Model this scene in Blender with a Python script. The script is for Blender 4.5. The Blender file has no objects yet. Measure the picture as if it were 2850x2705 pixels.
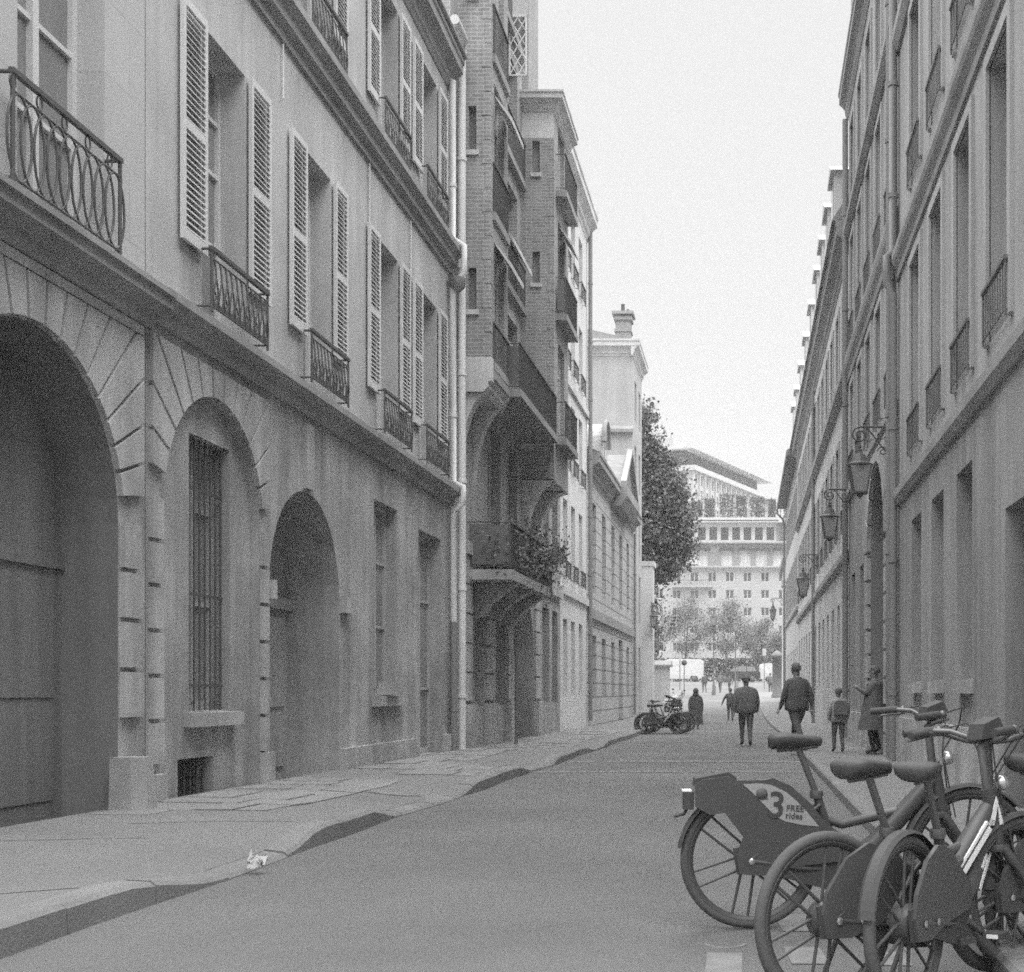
import bpy, bmesh, math, random
from mathutils import Vector, Matrix
RND = random.Random(11)
SC = bpy.context.scene
COL = SC.collection
PI = math.pi
sin, cos = math.sin, math.cos

# ------------------------------------------------------------------ materials
def M(name, v, rough=.85, var=.12, scale=.7, streak=0.0, grain=.10, bump=.15, gscale=60., metal=0.0,
      spec=.3, brick=None, speck=0.0):
    m = bpy.data.materials.new(name); m.use_nodes = True
    nt = m.node_tree; N = nt.nodes; Lk = nt.links
    b = N['Principled BSDF']
    b.inputs['Roughness'].default_value = rough
    b.inputs['Metallic'].default_value = metal
    b.inputs['Specular IOR Level'].default_value = spec
    tc = N.new('ShaderNodeTexCoord')
    def math_(op, a, c=None):
        n = N.new('ShaderNodeMath'); n.operation = op
        for i, q in enumerate((a, c)):
            if q is None: continue
            if isinstance(q, (int, float)): n.inputs[i].default_value = q
            else: Lk.new(q, n.inputs[i])
        return n.outputs[0]
    def noise(sc, det=4., vec=None, rgh=.6):
        n = N.new('ShaderNodeTexNoise'); n.inputs['Scale'].default_value = sc
        n.inputs['Detail'].default_value = det; n.inputs['Roughness'].default_value = rgh
        Lk.new(vec if vec is not None else tc.outputs['Object'], n.inputs['Vector'])
        return n.outputs['Fac']
    val = None
    hgt = None
    if brick:
        bw, bh, mort, c1, c2, cm, strength = brick
        sx = N.new('ShaderNodeSeparateXYZ'); Lk.new(tc.outputs['Object'], sx.inputs[0])
        cb = N.new('ShaderNodeCombineXYZ')
        Lk.new(math_('ADD', sx.outputs[0], sx.outputs[1]), cb.inputs[0]); Lk.new(sx.outputs[2], cb.inputs[1])
        bt = N.new('ShaderNodeTexBrick'); Lk.new(cb.outputs[0], bt.inputs['Vector'])
        bt.inputs['Scale'].default_value = 1.; bt.inputs['Mortar Size'].default_value = mort
        bt.inputs['Mortar Smooth'].default_value = .2
        bt.inputs['Brick Width'].default_value = bw; bt.inputs['Row Height'].default_value = bh
        for k, c in (('Color1', c1), ('Color2', c2), ('Mortar', cm)):
            bt.inputs[k].default_value = (c, c, c, 1)
        bwn = N.new('ShaderNodeRGBToBW'); Lk.new(bt.outputs['Color'], bwn.inputs[0])
        val = bwn.outputs[0]
        hgt = math_('MULTIPLY', bt.outputs['Fac'], -strength)
    else:
        n = N.new('ShaderNodeValue'); n.outputs[0].default_value = v; val = n.outputs[0]
    n1 = noise(scale, 5.)
    f = math_('ADD', math_('MULTIPLY', math_('SUBTRACT', n1, .5), 4.2 * var), 1.)
    val = math_('MULTIPLY', val, f)
    n2 = noise(gscale, 3., rgh=.75)
    if grain:
        f = math_('ADD', math_('MULTIPLY', math_('SUBTRACT', n2, .5), 2.2 * grain), 1.)
        val = math_('MULTIPLY', val, f)
    if streak:
        mp = N.new('ShaderNodeMapping'); mp.inputs['Scale'].default_value = (3.2, 3.2, .22)
        Lk.new(tc.outputs['Object'], mp.inputs[0])
        ns = noise(1., 5., mp.outputs[0], .65)
        f = math_('ADD', math_('MULTIPLY', math_('SUBTRACT', ns, .5), 4.5 * streak), 1.)
        val = math_('MULTIPLY', val, f)
    if speck:
        ns = noise(240., 1., rgh=.5)
        f = math_('ADD', math_('MULTIPLY', math_('GREATER_THAN', ns, .66), speck), 1.)
        val = math_('MULTIPLY', val, f)
    val = math_('MINIMUM', math_('MAXIMUM', val, .01), .92)
    Lk.new(val, b.inputs['Base Color'])
    if bump:
        bp = N.new('ShaderNodeBump'); bp.inputs['Strength'].default_value = bump
        bp.inputs['Distance'].default_value = .02
        h = math_('ADD', n2, hgt) if hgt is not None else n2
        Lk.new(h, bp.inputs['Height']); Lk.new(bp.outputs[0], b.inputs['Normal'])
    return m

ashlar = lambda v, w=1.3, h=.62, mort=.012, dk=.72: (w, h, mort, v, v * .95, v * dk, .8)
MT = dict(
    render_pale=M('pale_render', .43, var=.10, streak=.10),
    render_grey=M('grey_render', .46, var=.17, streak=.17),
    ashlar_pale=M('pale_ashlar', .6, var=.07, brick=ashlar(.49, 1.5, .66, .007, .8)),
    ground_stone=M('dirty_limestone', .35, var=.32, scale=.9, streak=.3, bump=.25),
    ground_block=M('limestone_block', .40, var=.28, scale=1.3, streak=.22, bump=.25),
    cornice=M('sooty_cornice_stone', .3, var=.2, scale=.9, streak=.1),
    brick=M('old_brick', .4, var=.16, scale=.5, streak=.12, brick=(.235, .078, .011, .33, .25, .42, .8)),
    stone_light=M('light_stone', .56, var=.14, streak=.16),
    white_render=M('white_render', .62, var=.07, streak=.08),
    rustic=M('rusticated_stone', .5, var=.1, streak=.12, brick=ashlar(.44, 2.4, .5, .03, .45)),
    stone_right=M('grey_facade_stone', .36, var=.18, scale=.4, streak=.26),
    stone_right_low=M('grimy_base_stone', .30, var=.22, scale=.4, streak=.28),
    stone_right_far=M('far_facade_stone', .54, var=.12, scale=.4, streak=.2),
    trim_right=M('window_surround_stone', .40, var=.12, streak=.14),
    shutter=M('shutter_paint', .62, rough=.6, var=.06, streak=.05),
    frame=M('window_paint', .62, rough=.5, var=.05),
    frame_dk=M('dull_window_paint', .44, rough=.6, var=.08),
    glass=M('window_glass', .24, rough=.12, var=.25, scale=.8, grain=0, bump=0, spec=.45),
    glass_dim=M('dusty_glass', .27, rough=.3, var=.25, scale=.9, grain=0, bump=0, spec=.35),
    curtain=M('net_curtain', .55, var=.1, streak=.3),
    iron=M('black_iron', .10, rough=.55, var=.1, bump=.05),
    iron_grey=M('grey_iron', .16, rough=.55, var=.1, bump=.05),
    pipe=M('white_pipe_paint', .72, rough=.45, var=.06, streak=.1, bump=.03),
    pipe_dk=M('dark_pipe_paint', .24, rough=.5, var=.1, bump=.03),
    door_pale=M('worn_door_paint', .36, rough=.6, var=.15, streak=.25),
    door=M('dark_door_wood', .195, rough=.6, var=.15, streak=.25),
    zinc=M('zinc_roof', .27, rough=.5, var=.12),
    slate=M('slate_roof', .33, rough=.6, var=.12, brick=(.3, .2, .008, .22, .18, .12, .5)),
    asphalt=M('asphalt', .148, rough=.9, var=.2, scale=.35, grain=.28, gscale=90., bump=.5, speck=.25),
    pavement=M('pavement_asphalt', .195, rough=.9, var=.14, scale=.6, grain=.2, gscale=70., bump=.4),
    paver=M('stone_pavers', .24, rough=.85, var=.15, scale=.9, grain=.16, bump=.3),
    kerb=M('granite_kerb', .21, rough=.85, var=.2, scale=1.2, grain=.22, bump=.4),
    paint=M('worn_road_paint', .21, rough=.8, var=.25, scale=6., grain=.2),
    leaf_dk=M('dark_leaf', .15, rough=.6, var=.3, scale=1.2, bump=0),
    leaf=M('pale_leaf', .2, rough=.7, var=.3, scale=1.5, bump=0),
    leaf_mid=M('mid_leaf', .10, rough=.7, var=.3, scale=1.5, bump=0),
    bark=M('bark', .22, rough=.9, var=.2, streak=.3, bump=.4),
    bark_pale=M('pale_bark', .36, rough=.9, var=.3, scale=3., bump=.3),
    far_stone=M('far_cream_stone', .45, var=.05, scale=.3, grain=.03, bump=0),
    far_grey=M('far_grey_mansard', .25, var=.06, scale=.3, grain=.03, bump=0),
    far_white=M('far_white_panel', .55, var=.04, scale=.2, grain=.03, bump=0),
    far_glass=M('far_glass', .08, rough=.3, var=.15, scale=.5, grain=0, bump=0),
    far_dark=M('far_dark_trim', .05, var=.1, grain=0, bump=0),  # dark tone for far railings, gutter, lintels, window frames and penthouse
    trellis=M('trellis_paint', .78, var=.04, bump=0),
    white_paint=M('white_vehicle_paint', .6, rough=.3, var=.02, grain=0, bump=0, spec=.5),
    dark_paint=M('dark_vehicle_paint', .04, rough=.5, var=.05, grain=0, bump=0, spec=.5),
    car_glass=M('car_glass', .2, rough=.1, var=.1, grain=0, bump=0, spec=.6),
    rubber=M('tyre_rubber', .10, rough=.8, var=.12, scale=8., grain=.1, bump=.15),
    bike_black=M('bike_frame_paint', .085, rough=.38, var=.08, scale=5., grain=.06, bump=.02, spec=.4),
    bike_plastic=M('bike_plastic', .075, rough=.6, var=.1, scale=6., grain=.08, bump=.05),
    bike_grey=M('bike_grey_metal', .14, rough=.4, var=.1, scale=8., bump=.02, metal=.3, spec=.5),
    chrome=M('bright_metal', .6, rough=.25, var=.05, bump=0, metal=.8, spec=.5),
    sticker=M('panel_sticker', .36, rough=.5, var=.05, grain=.05, bump=0),
    sticker_ink=M('sticker_ink', .07, rough=.6, var=.04, bump=0),
    sticker_mid=M('sticker_dot_ink', .12, rough=.6, var=.04, bump=0),
    reflective=M('white_reflective_strip', .9, rough=.3, var=.02, grain=0, bump=0, spec=.5),
    cloth_dk=M('dark_cloth', .115, rough=.95, var=.15, scale=5., bump=.2),
    cloth_mid=M('mid_cloth', .16, rough=.95, var=.15, scale=5., bump=.2),
    cloth_lt=M('pale_cloth', .3, rough=.95, var=.15, scale=5., bump=.2),
    trousers=M('trouser_cloth', .14, rough=.95, var=.15, scale=5., bump=.2),
    skin=M('skin', .25, rough=.6, var=.06, bump=.02),
    hair=M('hair', .11, rough=.7, var=.2, scale=20., bump=.2),
    hair_grey=M('grey_hair', .18, rough=.7, var=.2, scale=20., bump=.2),
    asphalt_patch=M('patched_asphalt', .128, rough=.9, var=.18, scale=.6, grain=.3, gscale=80., bump=.5),
    arch_shade=M('shaded_arch_stone', .205, var=.2, streak=.15),  # arch linings: shade of the recess put into a darker stone colour
    paper=M('crumpled_paper', .55, var=.08, bump=.1),
    lamp_glass=M('lantern_glass', .32, rough=.2, var=.06, bump=0, spec=.5),
    awning=M('awning_cloth', .6, var=.12, streak=.2),
    sign_white=M('sign_white', .5, rough=.5, var=.04, bump=0),
    stone_guard=M('guard_stone', .36, var=.2, scale=2., bump=.4),
)

hm = bpy.data.materials.new('haze'); hm.use_nodes = True; hn = hm.node_tree.nodes; hn.remove(hn['Principled BSDF'])
hv = hn.new('ShaderNodeVolumePrincipled'); hv.inputs['Density'].default_value = .0007; hv.inputs['Color'].default_value = (.95, .95, .95, 1)
hm.node_tree.links.new(hv.outputs[0], hn['Material Output'].inputs['Volume']); MT['haze'] = hm

# ------------------------------------------------------------------ mesh builder
class MB:
    def __init__(s): s.v = []; s.f = []; s.sm = []; s.mi = []
    def add(s, vs, fs, smooth=False, mi=0):
        o = len(s.v); s.v += [Vector(p) for p in vs]
        for f in fs:
            s.f.append([o + i for i in f]); s.sm.append(smooth); s.mi.append(mi)
        return s
    def quad(s, a, b, c, d, mi=0): return s.add((a, b, c, d), ((0, 1, 2, 3),), mi=mi)
    def hexa(s, c, mi=0):          # 8 corners: bottom loop 0-3, top loop 4-7
        return s.add(c, ((0, 3, 2, 1), (4, 5, 6, 7), (0, 1, 5, 4), (1, 2, 6, 5), (2, 3, 7, 6), (3, 0, 4, 7)), mi=mi)
    def box(s, x0, x1, y0, y1, z0, z1, P=None, mi=0):
        P = P or (lambda a, b, c: Vector((a, b, c)))
        return s.hexa([P(x0, y0, z0), P(x1, y0, z0), P(x1, y1, z0), P(x0, y1, z0),
                       P(x0, y0, z1), P(x1, y0, z1), P(x1, y1, z1), P(x0, y1, z1)], mi)
    def prism(s, pa, pb, smooth=False, caps=True, mi=0):
        n = len(pa); fs = [(i, (i + 1) % n, n + (i + 1) % n, n + i) for i in range(n)]
        s.add(list(pa) + list(pb), fs, smooth, mi)
        if caps:
            s.add(pa, (tuple(range(n - 1, -1, -1)),), False, mi); s.add(pb, (tuple(range(n)),), False, mi)
        return s
    def tube(s, path, r, n=8, closed=False, caps=True, mi=0):
        path = [Vector(p) for p in path]; k = len(path)
        rs = r if isinstance(r, (list, tuple)) else [r] * k
        prev = None; rings = []
        for i, p in enumerate(path):
            if closed: t = path[(i + 1) % k] - path[i - 1]
            else: t = path[min(i + 1, k - 1)] - path[max(i - 1, 0)]
            if t.length < 1e-9: t = Vector((0, 0, 1))
            t.normalize()
            if prev is None:
                u = t.orthogonal().normalized()
            else:
                u = prev - t * prev.dot(t)
                u = u.normalized() if u.length > 1e-6 else t.orthogonal().normalized()
            prev = u; w = t.cross(u)
            rings.append([p + (u * cos(2 * PI * j / n) + w * sin(2 * PI * j / n)) * rs[i] for j in range(n)])
        vs = [q for rg in rings for q in rg]; fs = []
        for i in range(k if closed else k - 1):
            a = i * n; b = ((i + 1) % k) * n
            for j in range(n): fs.append((a + j, a + (j + 1) % n, b + (j + 1) % n, b + j))
        s.add(vs, fs, True, mi)
        if caps and not closed:
            s.add(rings[0], (tuple(range(n - 1, -1, -1)),), False, mi); s.add(rings[-1], (tuple(range(n)),), False, mi)
        return s
    def lathe(s, prof, c, axis='z', n=16, mi=0, smooth=True, caps=True):
        c = Vector(c); vs = []; k = len(prof)
        for (r, h) in prof:
            for j in range(n):
                a = 2 * PI * j / n
                d = {'z': (r * cos(a), r * sin(a), h), 'y': (r * cos(a), h, r * sin(a)), 'x': (h, r * cos(a), r * sin(a))}[axis]
                vs.append(c + Vector(d))
        fs = [(i * n + j, i * n + (j + 1) % n, (i + 1) * n + (j + 1) % n, (i + 1) * n + j) for i in range(k - 1) for j in range(n)]
        s.add(vs, fs, smooth, mi)
        if caps and prof[0][0] > 1e-4: s.add(vs[:n], (tuple(range(n - 1, -1, -1)),), False, mi)
        if caps and prof[-1][0] > 1e-4: s.add(vs[-n:], (tuple(range(n)),), False, mi)
        return s
    def ball(s, c, r, n=10, m=6, mi=0):
        r = Vector((r, r, r)) if isinstance(r, (int, float)) else Vector(r); c = Vector(c)
        vs = []
        for i in range(m + 1):
            a = PI * i / m
            for j in range(n):
                b = 2 * PI * j / n
                vs.append(c + Vector((r.x * sin(a) * cos(b), r.y * sin(a) * sin(b), r.z * cos(a))))
        return s.add(vs, [(i * n + j, i * n + (j + 1) % n, (i + 1) * n + (j + 1) % n, (i + 1) * n + j) for i in range(m) for j in range(n)], True, mi)
    def xf(s, mat):
        s.v = [mat @ p for p in s.v]; return s
    def build(s, name, mat, parent=None, origin=None):
        o_ = Vector(origin) if origin is not None else (Vector(parent['o']) if parent is not None else Vector((0, 0, 0)))
        me = bpy.data.meshes.new(name)
        me.from_pydata([p - o_ for p in s.v], [], s.f)
        me.polygons.foreach_set('use_smooth', s.sm)
        for q in (mat if isinstance(mat, (list, tuple)) else [mat]): me.materials.append(MT[q] if isinstance(q, str) else q)
        if any(s.mi): me.polygons.foreach_set('material_index', s.mi)
        me.validate(); me.update()
        ob = bpy.data.objects.new(name, me); COL.objects.link(ob)
        ob['o'] = tuple(o_)
        if parent is not None:
            ob.parent = parent; ob.location = o_ - Vector(parent['o'])
        else: ob.location = o_
        return ob

def tag(o, label=None, cat=None, group=None, kind=None):
    if label: o['label'] = label
    if cat: o['category'] = cat
    if group: o['group'] = group
    if kind: o['kind'] = kind
    return o
def thing(name, loc, label, cat, group=None):
    o = bpy.data.objects.new(name, None); COL.objects.link(o); o.empty_display_size = .2
    o.location = loc; o['o'] = tuple(loc)
    return tag(o, label, cat, group)
def copy_tree(o, parent=None):
    c = o.copy(); COL.objects.link(c)
    if parent is not None: c.parent = parent
    for ch in list(o.children): copy_tree(ch, c)
    return c

# ------------------------------------------------------------------ the street's geometry
HEYE, FD = 1.2, 2500.
GP = [(-80, 0), (10, 0), (30, -.1), (55, -.2), (65, -.12), (80, .25), (100, .9), (114, 1.15), (128, 2.1), (140, 2.3), (900, 2.3)]
def g(y):
    for (a, p), (b, q) in zip(GP, GP[1:]):
        if y <= b: return p + (q - p) * (y - a) / (b - a)
    return GP[-1][1]
XL = lambda s: -5.65 + .0028 * s
XR = lambda s: 2.5 - .0036 * s
PL = lambda s, t, z: Vector((XL(s) + t, s, z))
PR = lambda s, t, z: Vector((XR(s) - t, s, z))
PF = lambda y0: (lambda s, t, z: Vector((s, y0 - t, z)))          # a wall facing back down the street

def facade(mb, P, s0, s1, z0, z1, ops=(), t=0.0):
    ss = sorted({s0, s1, *[o[0] for o in ops], *[o[1] for o in ops]}); zs = sorted({z0, z1, *[o[2] for o in ops], *[o[3] for o in ops]})
    ss = [q for q in ss if s0 - 1e-6 <= q <= s1 + 1e-6]; zs = [q for q in zs if z0 - 1e-6 <= q <= z1 + 1e-6]
    for a, b in zip(ss, ss[1:]):
        for c, d in zip(zs, zs[1:]):
            ms, mz = (a + b) / 2, (c + d) / 2
            if any(o[0] < ms < o[1] and o[2] < mz < o[3] for o in ops): continue
            mb.quad(P(a, t, c), P(b, t, c), P(b, t, d), P(a, t, d))
    for o in ops:
        a, b, c, d, dep = o[:5]; arch = len(o) > 5 and o[5]
        noreveal = len(o) > 7 and o[7]
        if arch:
            r = (b - a) / 2; sc = (a + b) / 2; rise = o[6] if len(o) > 6 else r; sp = d - rise
            pts = [(sc - r * cos(PI * i / 20), sp + rise * sin(PI * i / 20)) for i in range(21)]
            for (x0, q0), (x1, q1) in zip(pts, pts[1:]):
                mb.quad(P(x0, t, q0), P(x1, t, q1), P(x1, t, d), P(x0, t, d))
                if not noreveal: mb.quad(P(x0, t, q0), P(x1, t, q1), P(x1, t - dep, q1), P(x0, t - dep, q0))
        else:
            sp = d
            mb.quad(P(a, t, d), P(b, t, d), P(b, t - dep, d), P(a, t - dep, d))
        if noreveal: continue
        mb.quad(P(a, t, c), P(a, t, sp), P(a, t - dep, sp), P(a, t - dep, c))
        mb.quad(P(b, t, c), P(b, t, sp), P(b, t - dep, sp), P(b, t - dep, c))
        mb.quad(P(a, t, c), P(b, t, c), P(b, t - dep, c), P(a, t - dep, c))
def arch_lining(root, P, o, mat='arch_shade', t=0.):
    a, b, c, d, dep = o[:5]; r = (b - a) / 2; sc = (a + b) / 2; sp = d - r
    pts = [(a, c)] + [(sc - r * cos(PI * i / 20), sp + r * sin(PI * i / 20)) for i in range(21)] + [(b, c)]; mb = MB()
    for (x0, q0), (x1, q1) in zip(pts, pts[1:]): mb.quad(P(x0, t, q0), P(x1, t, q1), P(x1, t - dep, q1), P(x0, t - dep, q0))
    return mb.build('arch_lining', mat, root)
def shell(mb, P, s0, s1, z0, z1, depth=9., t=0.0, ends=(1, 1)):
    if ends[0]: mb.quad(P(s0, t, z0), P(s0, -depth, z0), P(s0, -depth, z1), P(s0, t, z1))
    if ends[1]: mb.quad(P(s1, t, z0), P(s1, -depth, z0), P(s1, -depth, z1), P(s1, t, z1))
    mb.quad(P(s0, -depth, z0), P(s1, -depth, z0), P(s1, -depth, z1), P(s0, -depth, z1))
    mb.quad(P(s0, t, z1), P(s1, t, z1), P(s1, -depth, z1), P(s0, -depth, z1))
def moulding(mb, P, s0, s1, prof, ret=True):
    # prof: list of (t,z) outward profile, extruded along s
    a = [P(s0, t, z) for t, z in prof]; b = [P(s1, t, z) for t, z in prof]
    mb.prism(a, b)
def cornice_prof(z0, z1, t, back=-.05):
    h = z1 - z0
    return [(back, z0), (.02, z0), (.05, z0 + .12 * h), (.28 * t, z0 + .18 * h), (.34 * t, z0 + .36 * h), (.62 * t, z0 + .5 * h),
            (.9 * t, z0 + .58 * h), (.9 * t, z0 + .82 * h), (t, z0 + .88 * h), (t, z1), (back, z1 + .03)]
def window(root, P, s0, s1, z0, z1, d, fmat='frame', gmat='glass', tr=(.72,), mull=1, fw=.06, z_ins=0):
    mb = MB(); t0, t1 = -d, -d + .06
    mb.box(s0, s0 + fw, t0, t1, z0, z1, P); mb.box(s1 - fw, s1, t0, t1, z0, z1, P)
    mb.box(s0 + fw, s1 - fw, t0, t1, z1 - fw, z1, P); mb.box(s0 + fw, s1 - fw, t0, t1, z0, z0 + fw * 1.6, P)
    for k in range(mull):
        c = s0 + (s1 - s0) * (k + 1) / (mull + 1)
        mb.box(c - fw * .6, c + fw * .6, t0, t1 + .012, z0 + fw * 1.6, z1 - fw, P)
    xs = [s0 + fw] + [s0 + (s1 - s0) * (k + 1) / (mull + 1) for k in range(mull)] + [s1 - fw]
    for q in tr:
        zc = z0 + (z1 - z0) * q
        for i in range(len(xs) - 1):
            a = xs[i] + (fw * .6 if i else 0); b = xs[i + 1] - (fw * .6 if i < len(xs) - 2 else 0)
            mb.box(a, b, t0 + .005, t1 - .008, zc - .022, zc + .022, P)
    w = mb.build('window', fmat, root)
    p = MB(); p.box(s0 + .01, s1 - .01, t0 - .03, t0 + .015, z0 + .01, z1 - .01, P); p.build('pane', gmat, w)
    return w
def shutter(root, P, s0, s1, z0, z1, t=.03, pitch=.06, mat='shutter', name='shutter'):
    mb = MB(); th = .042; f = .05
    mb.box(s0, s0 + f, t, t + th, z0, z1, P); mb.box(s1 - f, s1, t, t + th, z0, z1, P)
    zm = z0 + (z1 - z0) * .48
    for a, b in ((z0, z0 + .11), (zm - .045, zm + .045), (z1 - .08, z1)): mb.box(s0 + f, s1 - f, t + .002, t + th - .002, a, b, P)
    for a, b in ((z0 + .11, zm - .045), (zm + .045, z1 - .08)):
        n = max(2, int((b - a) / pitch))
        for i in range(n):
            z = a + (b - a) * (i + .5) / n
            q = [(t + .004, z + .016), (t + th - .004, z - .024), (t + th - .004, z - .014), (t + .004, z + .026)]
            mb.prism([P(s0 + f, u, w) for u, w in q], [P(s1 - f, u, w) for u, w in q])
    return mb.build(name, mat, root)
def rail_panel(root, P, s0, s1, z0, z1, t, style='bar', mat='iron', r=.011, name='railing', pitch=.11):
    mb = MB()
    mb.box(s0 - .02, s1 + .02, t - .022, t + .022, z1 - .025, z1 + .015, P)
    zb = z0 + .06
    mb.tube([P(s0, t, zb), P(s1, t, zb)], r * .9, 6)
    for s in (s0, s1):
        mb.tube([P(s, t, z0), P(s, t, z1)], r * 1.3, 6)
        mb.tube([P(s, t, z1 - .01), P(s, .0, z1 - .01)], r * 1.2, 6); mb.tube([P(s, t, zb), P(s, 0, zb)], r, 6)
    n = max(2, int((s1 - s0) / pitch)); h = z1 - zb
    if style == 'bar':
        for i in range(1, n):
            s = s0 + (s1 - s0) * i / n; mb.tube([P(s, t, zb), P(s, t, z1)], r * .75, 5)
    elif style == 'ring':
        zt = z1 - .15; mb.tube([P(s0, t, zt), P(s1, t, zt)], r * .8, 6)
        n = 9; w = (s1 - s0) / n
        for i in range(n):
            c = s0 + (i + .5) * w
            mb.tube([P(c + w * .92 * cos(a), t, (zb + zt) / 2 + (zt - zb) / 2 * sin(a)) for a in [2 * PI * k / 20 for k in range(20)]], r * .8, 5, closed=True)
        for i in range(0, n + 1, 2):
            c = s0 + i * w
            mb.tube([P(c + .04 * cos(a), t, z1 - .085 + .055 * sin(a)) for a in [2 * PI * k / 10 for k in range(10)]], r * .6, 5, closed=True)
    elif style == 'scroll':
        zt = z1 - .10; mb.tube([P(s0, t, zt), P(s1, t, zt)], r * .8, 6)
        n = max(4, int((s1 - s0) / .13)); w = (s1 - s0) / n
        for i in range(n):
            c = s0 + (i + .5) * w
            for sg in (-1, 1):
                pts = []
                for k in range(11):
                    q = k / 10; pts.append(P(c + sg * w * (.16 + .26 * sin(q * PI * 2.0) * (1 - .3 * q)), t + .02 * sin(q * PI), zb + (zt - zb) * q))
                mb.tube(pts, r * .75, 5)
            if i % 2 == 0:
                mb.tube([P(c + .04 * cos(a), t, zb + h * .2 + .045 * sin(a)) for a in [2 * PI * k / 10 for k in range(10)]], r * .7, 5, closed=True)
        # flat bar scroll bands
        mb.box(s0, s1, t - .006, t + .006, zb + h * .03, zb + h * .10, P)
    return mb.build(name, mat, root)
def downpipe(root, path, r=.06, mat='pipe', name='downpipe', coll=True):
    mb = MB(); mb.tube(path, r, 10)
    if coll:
        for a, b in zip(path, path[1:]):
            L = (Vector(b) - Vector(a)).length
            n = int(L / 2.1)
            for k in range(1, n + 1):
                p = Vector(a).lerp(Vector(b), k / (n + .5)); d = (Vector(b) - Vector(a)).normalized() * .035
                mb.tube([p - d, p + d], r * 1.22, 10)
    return mb.build(name, mat, root)
def voussoirs(mb, P, sc, sp, r, smin, smax, ztop, n, gap=.042, th=.05, a0=0., a1=PI):
    def ray(a):
        dx, dz = cos(a), sin(a); k = 1e9
        if dz > 1e-6: k = min(k, (ztop - sp) / dz)
        if dx > 1e-6: k = min(k, (smax - sc) / dx)
        if dx < -1e-6: k = min(k, (smin - sc) / dx)
        return sc + dx * k, sp + dz * k
    for i in range(n):
        b0 = a0 + (a1 - a0) * i / n; b1 = a0 + (a1 - a0) * (i + 1) / n
        gi = gap / 2 / r; go = gap / 2 / (r * 1.6)
        inner = [(sc + r * cos(b), sp + r * sin(b)) for b in (b0 + gi, (b0 + b1) / 2, b1 - gi)]
        o0 = ray(b0 + go); o1 = ray(b1 - go); outer = [o1]
        for cs in (smin, smax):
            ca = math.atan2(ztop - sp, cs - sc)
            if b0 + go < ca < b1 - go: outer.append((cs, ztop))
        outer.append(o0); poly = inner + outer
        mb.prism([P(s, -.01, z) for s, z in poly], [P(s, th, z) for s, z in poly])
def blocks(mb, P, s0, s1, z0, z1, row=.46, gap=.042, th=.05, alt=0.):
    n = max(1, round((z1 - z0) / row)); h = (z1 - z0) / n
    for i in range(n):
        a = alt if i % 2 else 0
        mb.box(s0, s1 - a, -.01, th, z0 + i * h + gap / 2, z0 + (i + 1) * h - gap / 2, P)
SKY_LOW, SKY_HIGH, SKY_STR, SUN_E, EXPO = .80, 6.2, .12, .75, 0
# ------------------------------------------------------------------ LEFT SIDE
# --- A1: stone house with the great carriage arch
r = thing('stone_house', PL(8.5, -2, 0), 'pale stone house with huge dark carriage arch and round-patterned balcony at the left edge', 'building')
mb = MB(); S0, S1 = 2.0, 12.04
facade(mb, PL, S0, S1, -.3, 4.60, [(8.75, 11.53, -.3, 4.09, .52, True, 1.39, True), (5.2, 7.4, -.3, 3.6, .3)])
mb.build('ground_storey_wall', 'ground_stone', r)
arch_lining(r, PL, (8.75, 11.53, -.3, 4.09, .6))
mb = MB(); facade(mb, PL, S0, S1, 4.60, 16., [(9.95, 11.29, 5.06, 8.35, .34), (6.3, 7.64, 5.06, 8.35, .34), (9.95, 11.29, 10., 12.6, .34), (6.3, 7.64, 10., 12.6, .34)])
shell(mb, PL, S0, S1, -.3, 16., 9.)
mb.build('wall', 'ashlar_pale', r)
mb = MB()
voussoirs(mb, PL, 10.14, 2.70, 1.405, 8.2, 11.93, 4.46, 17, a0=.16, a1=PI - .16)
blocks(mb, PL, 11.56, 11.93, .95, 2.74, .45, alt=.06); blocks(mb, PL, 8.2, 8.72, .95, 2.74, .45, alt=.06)
mb.build('arch_stonework', 'ground_block', r)
mb = MB(); mb.box(8.2, 11.93, -.01, .05, 4.475, 4.56, PL); mb.build('arch_fillet', 'ground_block', r)
mb = MB(); moulding(mb, PL, S0, S1, [(-.05, 4.57), (.07, 4.57), (.10, 4.62), (.10, 4.68), (.18, 4.72), (.26, 4.75), (.26, 4.84), (.30, 4.85), (.30, 4.90), (-.05, 4.92)])
mb.build('string_course', 'cornice', r)
mb = MB(); t = -.50
for k in range(2):
    a = 8.74 + k * 1.40; b = a + 1.39
    mb.box(a, b, t - .08, t, -.2, 4.15, PL)
    for z0, z1 in ((.25, 1.0), (1.15, 2.2), (2.35, 3.3)): mb.box(a + .16, b - .16, t, t + .014, z0, z1, PL)
mb.box(8.74, 11.54, t + .003, t + .03, 2.28, 2.42, PL)
d = mb.build('carriage_door', 'door', r)
h = MB(); h.lathe([(.0, .06), (.035, .05), (.035, .02), (.02, 0), (.02, -.02)], PL(10.28, t + .03, 1.1), 'x'); h.build('handle', 'iron_grey', d)
window(r, PL, 9.95, 11.29, 5.06, 8.35, .30, tr=(.50, .74, .26), mull=1, fw=.075)
window(r, PL, 6.3, 7.64, 5.06, 8.35, .30, tr=(.50, .74), mull=1)
window(r, PL, 9.95, 11.29, 10., 12.6, .30, tr=(.7,)); window(r, PL, 6.3, 7.64, 10., 12.6, .30, tr=(.7,)); window(r, PL, 5.2, 7.4, -.3, 3.6, .26, 'frame_dk', tr=(.6,), mull=2)
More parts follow.
